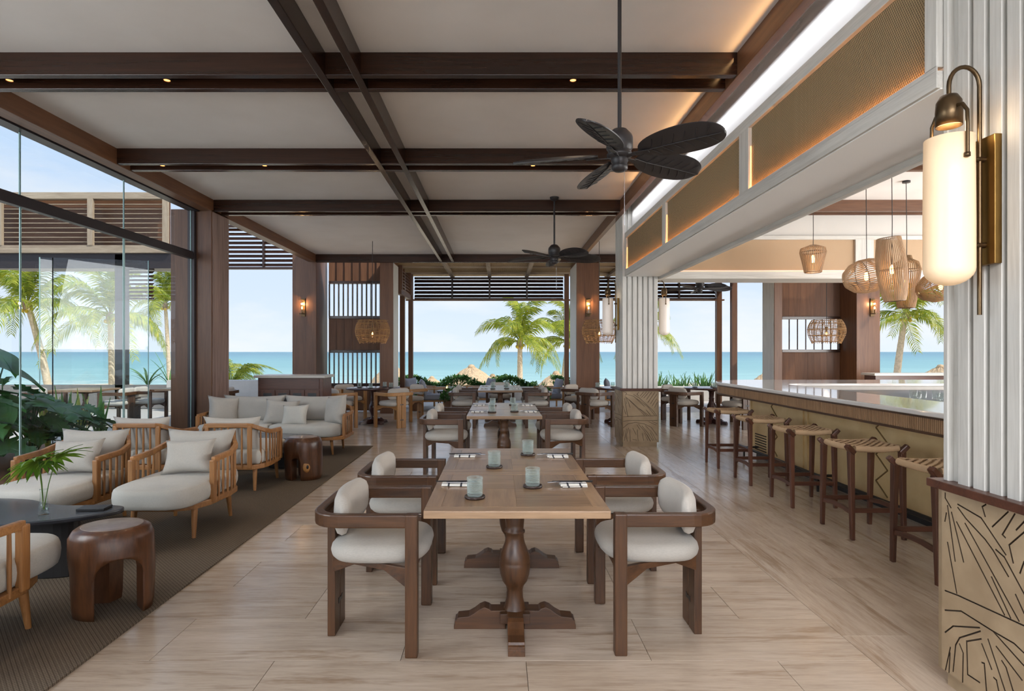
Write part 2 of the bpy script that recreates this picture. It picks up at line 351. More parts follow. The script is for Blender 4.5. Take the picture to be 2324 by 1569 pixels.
    def build(s, name, mat, parent=None, loc=(0, 0, 0), rot=(0, 0, 0), bevel=0, seg=2, **tags):
        return obj(name, s.mesh(name, bevel, seg), mat, parent, loc, rot, **tags)
def obj(name, me, mat=None, parent=None, loc=(0, 0, 0), rot=(0, 0, 0), **tags):
    if mat is not None and len(me.materials) == 0:
        for m in ([mat] if isinstance(mat, str) else mat): me.materials.append(MAT[m])
    o = bpy.data.objects.new(name, me); COL.objects.link(o); o.location = loc; o.rotation_euler = rot
    if parent: o.parent = parent
    for k, v in tags.items(): o[k] = v
    return o
def empty(name, loc=(0, 0, 0), rz=0, **tags):
    o = bpy.data.objects.new(name, None); COL.objects.link(o); o.location = loc; o.rotation_euler = (0, 0, rz); o.empty_display_size = .1
    for k, v in tags.items(): o[k] = v
    return o
KIDS = {}
def copy_tree(o, parent=None):
    c = o.copy(); COL.objects.link(c)
    if parent: c.parent = parent
    for ch in kids(o): copy_tree(ch, c)
    return c
def kids(o):
    if o.name not in KIDS: KIDS[o.name] = [x for x in o.children]
    return KIDS[o.name]
class Proto:                       # a thing built once, then placed: the first use is the thing itself, later uses are copies
    def __init__(s, root): s.root = root; s.used = False
    def put(s, loc, rz, label, group=None):
        o = s.root if not s.used else copy_tree(s.root); s.used = True
        o.location = loc; o.rotation_euler = (0, 0, rz); o['label'] = label
        if group: o['group'] = group
        elif 'group' in o: del o['group']
        return o
def B(x0, x1, y0, y1, z0, z1): return MB().box(x0, x1, y0, y1, z0, z1)
ST = dict(kind='structure')
def arc(cx, cy, r, a0, a1, n, z=None):
    o = [(cx + r * math.cos(R(a0 + (a1 - a0) * i / n)), cy + r * math.sin(R(a0 + (a1 - a0) * i / n))) for i in range(n + 1)]
    return o if z is None else [(x, y, z) for x, y in o]
def superell(a, b, n=32, p=3.0, cx=0, cy=0):
    o = []
    for i in range(n):
        t = 2 * math.pi * i / n; c, s_ = math.cos(t), math.sin(t)
        o.append((cx + a * math.copysign(abs(c) ** (2 / p), c), cy + b * math.copysign(abs(s_) ** (2 / p), s_)))
    return o

# ------------------------------------------------------------------ floor
fl = B(-4.75, 9.6, -3.2, 14.55, -.30, -.012).build('floor', 'grout', label='honed beige travertine floor of the dining room', **ST)
def tiles(x0, x1, y0, y1, tw, tl, axis, mat, skip):
    bx, by = (tl, tw) if axis == 'x' else (tw, tl)
    me = {}
    r = 0; y = y0
    if axis == 'x':
        while y < y1 - 1e-3:
            h = min(tw, y1 - y); x = x0 - (tl * .5 if r % 2 else 0)
            while x < x1 - 1e-3:
                a, b = max(x, x0), min(x + tl, x1)
                if b - a > .02 and not skip(a, b, y, y + h): tile(me, a, b, y, y + h, mat)
                x += tl
            y += tw; r += 1
    else:
        x = x0
        while x < x1 - 1e-3:
            wd = min(tw, x1 - x); yy = y0 - (tl * .5 if r % 2 else 0)
            while yy < y1 - 1e-3:
                a, b = max(yy, y0), min(yy + tl, y1)
                if b - a > .02 and not skip(x, x + wd, a, b): tile(me, x, x + wd, a, b, mat)
                yy += tl
            x += tw; r += 1
def tile(cache, x0, x1, y0, y1, mat):
    key = (round(x1 - x0, 3), round(y1 - y0, 3)); g = .0012
    if key not in cache:
        a, b = key[0] / 2 - g, key[1] / 2 - g
        cache[key] = MB().box(-a, a, -b, b, -.012, 0).mesh('tile', .0008, 1)
    obj('tile', cache[key], mat, fl, ((x0 + x1) / 2, (y0 + y1) / 2, 0))
tiles(-4.75, 1.81, 1.5, 14.55, .45, 1.22, 'x', 'travertine_x', lambda a, b, c, d: (b < -1.95 and d < 9.35) or (b < 0 and d < 2.0 and False))
tiles(1.81, 9.6, 1.5, 14.55, .37, 1.6, 'y', 'travertine_y', lambda a, b, c, d: a > 3.9 and d < 8.6)
B(-4.66, -2.0, -1.0, 9.3, 0, .012).build('rug', 'rug', label='large dark taupe woven rug under the lounge seating', category='rug')

# ------------------------------------------------------------------ ceiling and beams
B(-4.72, 9.6, -3.2, 14.4, 3.86, 4.1).build('ceiling', 'plaster', label='pale plaster ceiling between dark timber beams', **ST)
trim_n = [0]
def trim(mb, mat, label, bevel=.004, parent=None):
    trim_n[0] += 1
    return mb.build('trim_%d' % trim_n[0], mat, bevel=bevel, label=label, **ST)
for i, y in enumerate((.18, 2.40, 4.62, 6.80, 9.10)):
    for k, d in enumerate((0, .245)):
        trim(B(-4.43, 1.875, y + d, y + d + .062, 3.68, 3.862), 'beam_wood_x', 'dark timber cross beam under the ceiling, pair %d from the entrance, %s one' % (i + 1, ('nearer', 'farther')[k]))
        trim(B(2.56, 8.6, y + d, y + d + .062, 3.68, 3.862), 'column_wood_x', 'dark timber cross beam over the bar, pair %d from the entrance, %s one' % (i + 1, ('nearer', 'farther')[k]))
trim(B(-4.43, 8.8, 14.17, 14.26, 3.665, 3.862), 'beam_wood_x', 'dark timber beam at the sea end of the ceiling')
for k, x in enumerate((-1.435, -1.155)):
    trim(B(x, x + .065, -3.2, 14.17, 3.675, 3.861), 'beam_wood_y', 'long timber beam along the middle of the ceiling, %s of the pair' % ('lounge-side one', 'bar-side one')[k])
trim(B(-4.60, -4.43, -3.2, 14.17, 3.672, 3.8605), 'column_wood_y', 'long timber edge beam above the glass wall')
trim(B(1.875, 1.955, -3.2, 14.17, 3.672, 3.8605), 'column_wood_y', 'long timber beam beside the bar canopy')
trim(B(8.6, 8.75, -3.2, 14.17, 3.672, 3.8605), 'column_wood_y', 'long timber edge beam on the far side of the bar')

# ------------------------------------------------------------------ columns
def brown_column(n, x0, x1, y0, y1, label, z1=3.9, pale=0):
    c_ = MB().box(x0, x1, y0, y1, 0, z1).build('column_%d' % n, 'column_wood_z', bevel=.006, label=label, **ST)
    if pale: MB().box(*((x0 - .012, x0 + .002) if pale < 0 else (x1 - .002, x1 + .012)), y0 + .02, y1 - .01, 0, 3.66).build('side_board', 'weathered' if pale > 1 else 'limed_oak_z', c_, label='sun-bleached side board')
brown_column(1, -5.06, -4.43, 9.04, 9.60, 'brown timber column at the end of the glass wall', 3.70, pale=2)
brown_column(2, -5.03, -4.45, 14.27, 15.2, 'brown timber column with a lantern behind the cabinet')
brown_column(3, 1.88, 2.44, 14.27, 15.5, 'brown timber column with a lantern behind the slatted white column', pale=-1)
brown_column(4, 8.69, 9.26, 14.27, 15.1, 'brown timber column with a lantern behind the bar')
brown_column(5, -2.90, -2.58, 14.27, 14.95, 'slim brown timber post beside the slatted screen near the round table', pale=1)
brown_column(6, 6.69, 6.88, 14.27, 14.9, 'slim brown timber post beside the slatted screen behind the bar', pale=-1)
brown_column(7, 8.72, 9.26, 2.2, 2.76, 'brown timber column on the open side beyond the bar', 3.70)
brown_column(8, 8.72, 9.26, 9.04, 9.6, 'brown timber column on the open side behind the bar lamps', 3.70)
NEARP = [[(2.632, 0.866), (2.632, 0.845), (2.599, 0.81)], [(2.618, 0.813), (2.575, 0.582)], [(2.595, 0.79), (2.528, 0.595)], [(2.625, 0.779), (2.634, 0.74)], [(2.618, 0.649), (2.566, 0.445)], [(2.566, 0.756), (2.324, 0.459)], [(2.559, 0.821), (2.515, 0.785), (2.416, 0.728), (2.376, 0.695), (2.306, 0.618)], [(2.559, 0.835), (2.436, 0.811), (2.318, 0.699)], [(2.519, 0.763), (2.259, 0.464)], [(2.384, 0.585), (2.296, 0.459)], [(2.363, 0.703), (2.324, 0.687), (2.237, 0.578)], [(2.412, 0.872), (2.43, 0.859), (2.416, 0.823)], [(2.307, 0.871), (2.38, 0.791)], [(2.277, 0.871), (2.333, 0.773), (2.32, 0.766)], [(2.237, 0.852), (2.27, 0.811)], [(2.237, 0.812), (2.302, 0.742), (2.284, 0.679)], [(2.237, 0.699), (2.254, 0.65)], [(2.632, 0.429), (2.559, 0.438), (2.237, 0.456)], [(2.632, 0.341), (2.541, 0.377), (2.376, 0.368), (2.281, 0.367), (2.237, 0.352)], [(2.632, 0.242), (2.586, 0.291), (2.444, 0.351)], [(2.44, 0.338), (2.55, 0.257), (2.572, 0.215), (2.586, 0.092)], [(2.436, 0.308), (2.511, 0.261), (2.506, 0.122), (2.444, 0.123)], [(2.602, 0.189), (2.632, 0.067)], [(2.604, 0.164), (2.613, 0.024)], [(2.55, 0.23), (2.53, 0.201), (2.534, 0.035)], [(2.432, 0.289), (2.384, 0.211)], [(2.432, 0.212), (2.42, 0.215), (2.409, 0.107)], [(2.401, 0.323), (2.32, 0.158)], [(2.373, 0.366), (2.237, 0.303)], [(2.361, 0.314), (2.246, 0.244)], [(2.335, 0.27), (2.316, 0.254), (2.284, 0.179)], [(2.373, 0.182), (2.361, 0.179), (2.35, 0.141)], [(2.273, 0.559), (2.237, 0.504)]]
FARP = [[(0.041, 0.983), (0.132, 0.955), (0.102, 0.915)], [(0.068, 0.858), (0.159, 0.504)], [(0.102, 0.887), (0.136, 0.745)], [(0.125, 0.872), (0.227, 0.674)], [(0.136, 0.865), (0.614, 0.525)], [(0.193, 0.83), (0.67, 0.521)], [(0.477, 0.652), (0.727, 0.521)], [(0.136, 0.929), (0.318, 0.894), (0.614, 0.695)], [(0.318, 0.929), (0.477, 0.858), (0.841, 0.617), (0.932, 0.529)], [(0.409, 0.844), (0.705, 0.688), (0.886, 0.529)], [(0.659, 0.631), (0.773, 0.529)], [(0.034, 0.702), (0.109, 0.546)], [(0.455, 0.972), (0.409, 0.929), (0.455, 0.901)], [(0.591, 0.979), (0.5, 0.901)], [(0.67, 0.979), (0.534, 0.872)], [(0.739, 0.979), (0.591, 0.858)], [(0.807, 0.972), (0.67, 0.83)], [(0.898, 0.972), (0.705, 0.773)], [(0.943, 0.929), (0.773, 0.745)], [(0.943, 0.844), (0.818, 0.702)], [(0.955, 0.773), (0.886, 0.674)], [(0.023, 0.492), (0.25, 0.504), (0.95, 0.515)], [(0.023, 0.404), (0.205, 0.426), (0.705, 0.421), (0.955, 0.426)], [(0.034, 0.277), (0.159, 0.355), (0.364, 0.387), (0.614, 0.355), (0.795, 0.291), (0.955, 0.135)], [(0.409, 0.34), (0.489, 0.248)], [(0.455, 0.348), (0.614, 0.22), (0.773, 0.021)], [(0.545, 0.319), (0.705, 0.177), (0.841, 0.028)], [(0.636, 0.326), (0.818, 0.191), (0.932, 0.035)], [(0.727, 0.4), (0.932, 0.333)], [(0.818, 0.404), (0.955, 0.362)], [(0.068, 0.234), (0.034, 0.121)], [(0.125, 0.262), (0.068, 0.028)], [(0.182, 0.277), (0.125, 0.135), (0.148, 0.021)], [(0.216, 0.248), (0.227, 0.021)], [(0.295, 0.277), (0.386, 0.149)], [(0.42, 0.248), (0.443, 0.028)], [(0.295, 0.057), (0.409, 0.043)], [(0.557, 0.177), (0.591, 0.035)], [(0.614, 0.177), (0.705, 0.035)], [(0.682, 0.149), (0.773, 0.028)], [(0.773, 0.191), (0.875, 0.035)]]
def carve(w, h, lines, lw, depth=.009, th=.022):
    """a panel in the u-v plane (u across 0..w, v up 0..h, outer face at y = 0), with routed grooves"""
    body = MB().box(0, w, 0, th, 0, h).mesh('carved_panel'); cut = MB()
    for L in lines:
        for (a, b) in zip(L[:-1], L[1:]):
            d = Vector((b[0] - a[0], 0, b[1] - a[1])); ext = d.normalized() * lw * .45
            cut.bar(Vector((a[0], 0, a[1])) - ext, Vector((b[0], 0, b[1])) + ext, lw, depth * 2, up=Vector((0, 1, 0)))
    cm = cut.mesh('cut')
    for m in ('carved_panel', 'groove'): body.materials.append(MAT[m])
    cm.materials.append(MAT['groove'])
    a = bpy.data.objects.new('a', body); b = bpy.data.objects.new('b', cm); COL.objects.link(a); COL.objects.link(b)
    md = a.modifiers.new('m', 'BOOLEAN'); md.object = b; md.operation = 'DIFFERENCE'; md.solver = 'EXACT'; md.use_self = True
    try: md.material_mode = 'TRANSFER'
    except Exception: pass
    dg = bpy.context.evaluated_depsgraph_get(); me = bpy.data.meshes.new_from_object(a.evaluated_get(dg))
    bpy.data.objects.remove(a); bpy.data.objects.remove(b)
    return me
def slat_column(n, x0, y0, label, nearp=False):
    s = .56; x1, y1 = x0 + s, y0 + s
    root = empty('column_%d' % n, (x0, y0, 0), label=label, **ST)
    d = .028
    MB().box(d, s - d, d, s - d, .05, 3.86).build('core', 'limed_oak_z', root)
    bw = .061; pitch = (s - bw) / 6
    me = MB().box(-bw / 2, bw / 2, 0, d, .90, 3.86).mesh('slat', .003, 1)
    for side in range(4):
        for k in range(7):
            u = bw / 2 + pitch * k
            if side in (1, 3) and k in (0, 6): continue
            p, rz = [((u, 0, 0), 0), ((s, u, 0), R(90)), ((u, s, 0), R(180)), ((0, u, 0), R(-90))][side]
            obj('slat', me, 'limed_oak_z', root, p, (0, 0, rz))
    led = MB()
    for (a, b, c, e) in ((-.045, s + .045, -.045, .03), (-.045, s + .045, s - .03, s + .045), (-.045, .03, .03, s - .03), (s - .03, s + .045, .03, s - .03)): led.box(a, b, c, e, .885, .922)
    led.build('ledge', 'mahogany_x', root, bevel=.004)
    MB().box(.012, s - .012, .012, s - .012, 0, .07).build('plinth', 'carved_panel', root)
    w, h, z0, o = s + .024, .815, .07, .012
    far = [[(u * w, v * h) for u, v in L] for L in FARP]
    me0 = carve(w, h, far, .0055, th=.02)
    obj('carved_panel', me0, None, root, (-o, -o, z0))                               # faces -Y (viewer)
    if nearp:
        near = [[((y1 + o - Y), z - z0) for Y, z in L] for L in NEARP]
        near = [[(min(max(u, .02), w - .02), v) for u, v in L] for L in near]
        me1 = carve(w, h, near, .0065, th=.02)
    else: me1 = me0
    # faces are placed by turning: local +Y must point into the column
    obj('carved_panel', me1, None, root, (-o, s + o, z0), (0, 0, R(-90)))             # faces -X
    obj('carved_panel', me0, None, root, (s + o, -o, z0), (0, 0, R(90)))              # faces +X
    obj('carved_panel', me0, None, root, (s + o, s + o, z0), (0, 0, R(180)))          # faces +Y
    return root
slat_column(9, 1.95, 9.29, 'white slatted column with carved base standing mid-room beside the bar')
slat_column(10, 2.012, 2.10, 'white slatted column with carved base beside the nearest bar stool', True)

# ------------------------------------------------------------------ bar canopy (fascia box with lit woven panels)
can = empty('trim_90', (.035, 0, .02), label='white oak canopy around the bar with lit woven panels', **ST)
MB().box(1.987, 2.52, 2.67, 9.28, 2.74, 3.36).build('canopy_core', 'soffit_white', can)
MB().box(1.95, 2.53, 2.665, 9.285, 2.68, 2.758).box(1.95, 1.956, 2.665, 9.285, 2.757, 2.78).build('bottom_rail', 'limed_oak_y', can); MB().box(1.968, 2.53, 2.665, 9.285, 2.674, 2.68).build('soffit_bright_board', 'soffit_white', can)  # white board added under the rail, imitating bounce light on the canopy underside
MB().box(2.50, 2.56, 2.665, 9.285, 2.63, 2.70).build('inner_rail', 'limed_oak_y', can, bevel=.004)
MB().box(1.95, 2.53, 2.665, 9.285, 3.27, 3.36).build('top_rail', 'limed_oak_y', can, bevel=.004)
for y0, y1 in ((9.20, 9.285), (7.02, 7.16), (4.68, 4.86), (2.665, 2.74)):
    MB().box(1.95, 2.0, y0, y1, 2.775, 3.27).build('stile', 'limed_oak_z', can, bevel=.003)
for y0, y1 in ((7.16, 9.20), (4.86, 7.02), (2.74, 4.68)):
    MB().box(1.979, 1.986, y0, y1, 2.758, 3.27).build('woven_panel', 'woven_brass', can)
    MB().box(1.959, 1.974, y0, y1, 2.758, 2.762).build('amber_strip', 'led_amber', can); MB().box(1.968, 1.974, y1 - .003, y1, 2.78, 3.12).build('amber_strip', 'led_soft', can)
MB().box(2.06, 2.54, 2.67, 9.285, 3.36, 3.86).build('upper_wall', 'white_paint', can)
# return of the canopy across the far end of the bar
MB().box(2.51, 8.7, 9.33, 9.80, 2.74, 3.30).build('return_core', 'soffit_white', can)
MB().box(2.51, 8.7, 9.29, 9.85, 2.64, 2.755).build('return_bottom_rail', 'limed_oak_x', can, bevel=.004)
MB().box(2.51, 8.7, 9.29, 9.85, 3.26, 3.32).build('return_top_rail', 'limed_oak_x', can, bevel=.004)
MB().box(2.51, 8.7, 9.36, 9.80, 3.32, 3.86).build('return_upper_wall', 'bar_wall', can)
for x0, x1 in ((2.51, 2.56), (5.61, 5.90), (7.80, 8.15)):
    MB().box(x0, x1, 9.295, 9.35, 2.755, 3.26).build('return_stile', 'limed_oak_z', can, bevel=.003)
for x0, x1 in ((2.56, 5.61), (5.90, 7.80)):
    MB().box(x0, x1, 9.325, 9.33, 2.78, 3.26).build('woven_panel', 'woven_sand', can)
    MB().box(x0, x1, 9.298, 9.303, 2.755, 2.757).build('amber_strip', 'led_soft', can)
def strip_light(name, loc, target, sx, sy, e_, c):
    return area(name, loc, target, sx, sy, e_, c)
o = strip_light('cove_strip_light', (2.02, 6.0, 3.69), (2.02, 6.0, 3.36), 6.4, .02, 6.5, (.93, .95, 1)); o.rotation_euler = (R(-24), 0, R(90))
strip_light('amber_ceiling_fill', (1.845, 5.4, 3.80), (1.2, 5.4, 3.86), 5.4, .03, 3, (1, .58, .25)).rotation_euler = (R(90), R(180), R(90))  # added light for the stray amber glow on the ceiling, no fixture here

# ------------------------------------------------------------------ glass wall on the garden side
gw = empty('wall_left', (0, 0, 0), label='frameless glass wall with dark transom beside the lounge', **ST)
MB().box(-4.76, -4.68, -3.2, 9.06, 2.925, 3.02).build('transom', 'dark_frame', gw, bevel=.004)
MB().box(-4.745, -4.695, -3.2, 9.06, 3.02, 3.04).build('transom_track', 'dark_frame', gw)
MB().box(-4.76, -4.62, -3.2, 9.06, 3.66, 3.86).build('head_track', 'dark_frame', gw)
MB().box(-4.77, -4.665, 8.98, 9.06, 0, 3.70).build('end_jamb', 'dark_frame', gw, bevel=.004)
MB().box(-4.78, -4.64, -3.2, 9.06, 0, .03).build('sill_track', 'dark_frame', gw)
def pane(p, q, z0, z1, th=.012, parent=gw, name='pane'):
    p, q = Vector((*p, 0)), Vector((*q, 0)); d = (q - p).normalized(); n_ = Vector((-d.y, d.x, 0)) * th / 2; up = Vector((0, 0, 1))
    o_ = obj(name, MB().add([p - n_ + up * z0, q - n_ + up * z0, q - n_ + up * z1, p - n_ + up * z1], [(0, 1, 2, 3)]).mesh(name), 'pane_glass', parent)
    ed = MB()
    for c in (p, q): ed.bar(c + up * z0, c + up * z1, .010, th)
    ed.build('glass_edge', 'glass_edge', o_)
    return o_
ys = [-2.22, -.62, .98, 2.58, 4.18, 5.78, 7.38, 8.98]
for a, b in zip(ys[:-1], ys[1:]):
    pane((-4.72, a), (-4.72, b - .006), 3.04, 3.66)
    if b < 5 or a > 7: pane((-4.715, a), (-4.715, b - .006), .03, 2.925)
pane((-4.715, 4.18), (-4.715, 5.774), .03, 2.925); pane((-4.715, 5.78), (-4.715, 7.36), .03, 2.925)

gp = pane((-6.77, 8.9), (-6.93, 8.85), .03, 2.93, parent=None, name='glass_screen'); gp['label'] = 'narrow clear glass screen panel standing in the planted court'; gp['category'] = 'screen'
gq = pane((-6.77, 8.9), (-5.5, 9.2), .03, 2.93, parent=None, name='glass_screen'); gq['label'] = 'wide clear glass screen panel standing in the planted court'; gq['category'] = 'screen'

# ------------------------------------------------------------------ sea-side screens, louvres and terrace
def screen(n, x0, x1, y, bands, rails, label, closed_w, open_w, ang, rev=False):
    r = empty('wall_back_%d' % n, (0, 0, 0), label=label, **ST)
    for z in rails: MB().box(x0, x1, y - .07, y + .07, z - .035, z + .035).build('rail', 'beam_wood_x', r, bevel=.004)
    cache = {}
    for z0, z1, kind in bands:
        wd = closed_w if kind == 'c' else open_w; k = max(1, round((x1 - x0) / wd)); p = (x1 - x0) / k
        key = (round(z1 - z0, 3), kind)
        if key not in cache:
            bw = p * 1.12 if kind == 'c' else open_w * .82
            cache[key] = MB().box(-bw / 2, bw / 2, -.013, .013, 0, z1 - z0).mesh('slat', .003, 1)
        for i in range(k + (0 if kind == 'c' else 1)):
            x = x0 + p * (i + .5) if kind == 'c' else x0 + p * i
            obj('slat', cache[key], 'column_wood_z' if kind == 'c' else 'beam_wood_z', r, (x, y, z0), (0, 0, R((14 if x0 < 0 else -14) if kind == 'c' else ang)))
    return r
screen(1, -4.34, -2.92, 15.0, [(3.305, 3.95, 'c'), (2.415, 3.235, 'o'), (1.545, 2.345, 'c'), (.70, 1.475, 'o'), (0, .63, 'c')], (3.27, 2.38, 1.51, .665), 'brown slatted timber screen with two open bands behind the round table', .20, .115, 115)
screen(2, 7.20, 8.68, 15.0, [(2.40, 3.95, 'c'), (1.56, 2.33, 'o'), (0, 1.49, 'c')], (2.365, 1.525), 'brown slatted timber screen with one open band behind the bar', .16, .2, 62)
def louver(name, x0, x1, y, z0, z1, nslat, label, stiles=(), mat='beam_wood_x', ang=32, dep=.09, th=.014, frame=.05, fm=None):
    r = empty(name, (0, 0, 0), label=label, **ST); fm = fm or mat
    MB().box(x0, x1, y - .05, y + .05, z0 - frame, z0).build('bottom_rail', fm, r, bevel=.004); MB().box(x0, x1, y - .05, y + .05, z1, z1 + frame).build('top_rail', fm, r, bevel=.004)
    for x in stiles: MB().box(x - .025, x + .025, y - .06, y + .03, z0, z1).build('stile', fm.replace('_x', '_z'), r, bevel=.003)
    p = (z1 - z0) / nslat; me = MB().box(x0, x1, -dep / 2, dep / 2, -th / 2, th / 2).mesh('slat', .002, 1)
    for i in range(nslat): obj('slat', me, mat, r, (0, y, z0 + p * (i + .5)), (R(ang), 0, 0))
    return r
louver('window_1', -7.3, -5.0, 15.1, 3.68, 4.7, 9, 'dark louvred panel above the opening next to the cabinet', (-6.05,), ang=50, dep=.10, frame=.06)
louver('window_2', -2.45, 1.85, 17.0, 3.06, 3.60, 5, 'dark louvred transom above the middle sea view', (-1.36, -.28, .8), ang=48, dep=.11, frame=.06)
louver('window_3', 2.1, 6.25, 17.0, 3.06, 3.60, 5, 'dark louvred transom above the sea view beside the bar', (3.15, 4.2, 5.2), ang=48, dep=.11, frame=.06)
MB().box(-2.7, 6.5, 16.93, 17.07, 2.98, 3.02).build('trim_95', 'column_wood_x', label='timber head rail under the sea-side louvres', **ST)
# side box of louvres at the end of the terrace roof
lb = empty('window_4', (0, 0, 0), label='short louvred box at the side of the terrace roof', **ST)
MB().box(-2.62, -2.50, 15.0, 16.6, 2.98, 3.10).build('bottom_rail', 'column_wood_y', lb); MB().box(-2.64, -2.48, 15.0, 15.12, 3.1, 3.72).build('stile', 'column_wood_z', lb); MB().box(-2.64, -2.48, 16.5, 16.6, 3.1, 3.72).build('stile', 'column_wood_z', lb)
me = MB().box(-.05, .05, 15.12, 16.5, -.008, .008).mesh('slat')
for i in range(7): obj('slat', me, 'column_wood_y', lb, (-2.55, 0, 3.15 + i * .08), (0, R(40), 0))
MB().box(-2.75, 6.8, 14.3, 17.4, 3.74, 3.80).build('ceiling_terrace', 'bamboo_mat', label='bamboo mat roof over the terrace', **ST)
for i, x in enumerate((-1.36, -.28, .8, 3.15, 5.2)): trim(B(x - .05, x + .05, 14.3, 17.3, 3.66, 3.74), 'grey_wood_y', 'pale timber rafter under the bamboo mat roof, number %d from the lounge' % (i + 1))
for k in range(2): trim(B(-2.75, 6.8, 15.3 + k * 1.2, 15.38 + k * 1.2, 3.70, 3.745), 'grey_wood_x', 'pale timber purlin under the bamboo mat roof, %s one' % ('room-side', 'sea-side')[k])
k = 0
for x, y, w_, lab in ((-2.56, 17.0, .13, 'dark timber terrace post at the lounge end of the middle sea view'), (-2.62, 15.9, .13, 'dark timber terrace post just inside the louvred box'), (1.95, 17.0, .13, 'dark timber terrace post beside the middle palm'),
                  (6.35, 17.0, .15, 'pale timber terrace post beyond the bar corner'), (6.55, 16.4, .15, 'dark timber terrace post just behind the pale one')):
    k += 1; MB().box(x - w_ / 2, x + w_ / 2, y - w_ / 2, y + w_ / 2, 0, 3.74).build('column_%d' % (20 + k), 'column_wood_z', bevel=.005, label=lab, **ST)
B(-16, 14, 14.55, 19.5, -.35, -.02).build('ground_terrace', 'terrace_stone', label='pale stone terrace floor outside the dining room', **ST)
B(-16, -4.76, -3.2, 14.55, -.35, -.02).build('ground_court', 'terrace_stone', label='pale stone paving of the planted court', **ST)
B(9.6, 30, -14, 14.55, -.35, -.03).build('ground_garden_side', 'terrace_stone', label='pale paving on the open side beyond the bar', **ST)
B(-16, 9.6, -14, -3.2, -.35, -.03).build('ground_entrance', 'terrace_stone', label='pale paving before the entrance', **ST)
B(-8.45, -5.1, 14.9, 15.2, -.02, .78).build('wall_terrace', 'low_wall', label='low pale rendered wall at the edge of the court', bevel=.01, **ST)
B(-9.5, -2.2, 18.2, 18.5, -.02, .42).build('wall_planter_1', 'low_wall', label='low white planter wall holding the clipped hedge', bevel=.01, **ST)
B(1.6, 12.5, 18.2, 18.5, -.02, .42).build('wall_planter_2', 'low_wall', label='low white planter wall holding the spiky plants', bevel=.01, **ST)
B(-2.2, 1.6, 18.4, 18.6, -.02, .40).build('wall_planter_3', 'low_wall', label='low white planter wall at the middle sea view', bevel=.01, **ST)
# beach and sea
bm_ = MB(); nx, ny = 30, 16
prof = [(18.5, -.05), (22, -.5), (27, -1.0), (34, -1.5), (45, -1.75), (55, -1.9), (66, -2.05), (75, -2.4)]
vs = [(x, y, z + .06 * math.sin(x * .5 + y)) for y, z in prof for x in [-90 + 8 * i for i in range(24)]]
bm_.add(vs, [(j * 24 + i, j * 24 + i + 1, (j + 1) * 24 + i + 1, (j + 1) * 24 + i) for j in range(len(prof) - 1) for i in range(23)], 0, True)
bm_.build('beach', 'sand', label='pale sand beach sloping down to the sea', **ST)
MB().add([(-9000, 60, -2), (9000, 60, -2), (30000, 30000, -2), (-30000, 30000, -2)], [(0, 1, 2, 3)]).build('sea', 'sea', label='turquoise sea reaching the horizon', **ST)
fm = MB()
for k in range(3):
    y = 64.5 + k * 3.2; pts = [(-90 + i * 3, y + .8 * math.sin(i * .7 + k) + .4 * math.sin(i * 1.9)) for i in range(61)]
    fm.add([(x, yy, -1.985) for x, yy in pts] + [(x, yy + .5 + .25 * math.sin(x), -1.985) for x, yy in pts], [(i, i + 1, 62 + i, 61 + i) for i in range(60)])
fm.build('foam', 'foam', label='white foam lines of small waves along the shore', category='foam', kind='stuff')
# pavilion across the court, seen through the glass
pv = empty('wall_pavilion', (0, 0, 0), label='weathered timber pavilion front with slatted frieze across the court', **ST)
Y = 15.6
MB().box(-14.5, -8.75, Y - .1, Y + .1, 5.55, 5.72).build('top_beam', 'grey_wood_x', pv, bevel=.005); MB().box(-14.5, -8.75, Y - .1, Y + .1, 4.12, 4.32).build('bottom_beam', 'grey_wood_x', pv, bevel=.005)
MB().box(-14.5, -8.9, Y + .25, Y + .3, 4.3, 5.6).build('frieze_back', 'column_wood_x', pv)
for x in (-13.2, -10.8, -8.82): MB().box(x - .07, x + .07, Y - .12, Y - .04, 4.32, 5.55).build('stile', 'grey_wood_z', pv)
me = MB().box(-14.4, -8.85, -.04, .04, -.009, .009).mesh('slat', .002, 1)
for i in range(9): obj('slat', me, 'grey_wood_x', pv, (0, Y, 4.42 + i * .125), (R(4), 0, 0))
MB().box(-14.5, -8.5, Y, Y + .3, 3.72, 4.12).build('lintel', 'dark_frame', pv)
MB().box(-10.22, -9.98, Y, Y + .24, 0, 4.1).build('post', 'dark_frame', pv, bevel=.004)
MB().box(-14.5, -8.5, Y, Y + .16, 0, .62).build('parapet', 'court_stone', pv); MB().box(-14.5, -8.5, Y + .3, Y + 2.3, 3.95, 4.1).build('roof_slab', 'dark_frame', pv)
louver('reflected_louver', -9.9, -9.25, 15.7, 2.95, 3.68, 7, 'dark louvre standing in for a glass reflection, under the pavilion lintel', ang=35, dep=.1)  # added in place of a louvre reflected in the glass, no pavilion part

# ------------------------------------------------------------------ bar
bar = empty('bar_counter', (0, 0, 0), label='long bar with polished pale stone top, slatted apron and golden panels', category='bar')
def bar_path(off, r=.85):                                   # outer line of the counter, offset inward
    cx, cy = 3.17 + r, 9.30 - r
    p = [(3.17 + off, 1.2)] + arc(cx, cy, r - off, 180, 90, 14) + [(8.4, 9.30 - off)]
    return p
outer = bar_path(0); inner = [(8.4, 8.15), (4.6, 8.15)] + arc(4.2, 7.87, .28, 90, 180, 6) + [(3.92, 1.2)]
MB().prism(outer + inner, 1.02, 1.06).build('stone_top', 'bar_stone', bar, bevel=.012, seg=3)
ap = [(x, y, .955) for x, y in bar_path(.05)]
MB().sweep(ap, .03, .125).build('apron_backing', 'mahogany_x', bar)
MB().sweep([(x, y, .893) for x, y in bar_path(.045)], .06, .02).build('apron_rail', 'walnut_y', bar); MB().sweep([(x, y, 1.012) for x, y in bar_path(.045)], .06, .016).build('apron_rail', 'walnut_y', bar)
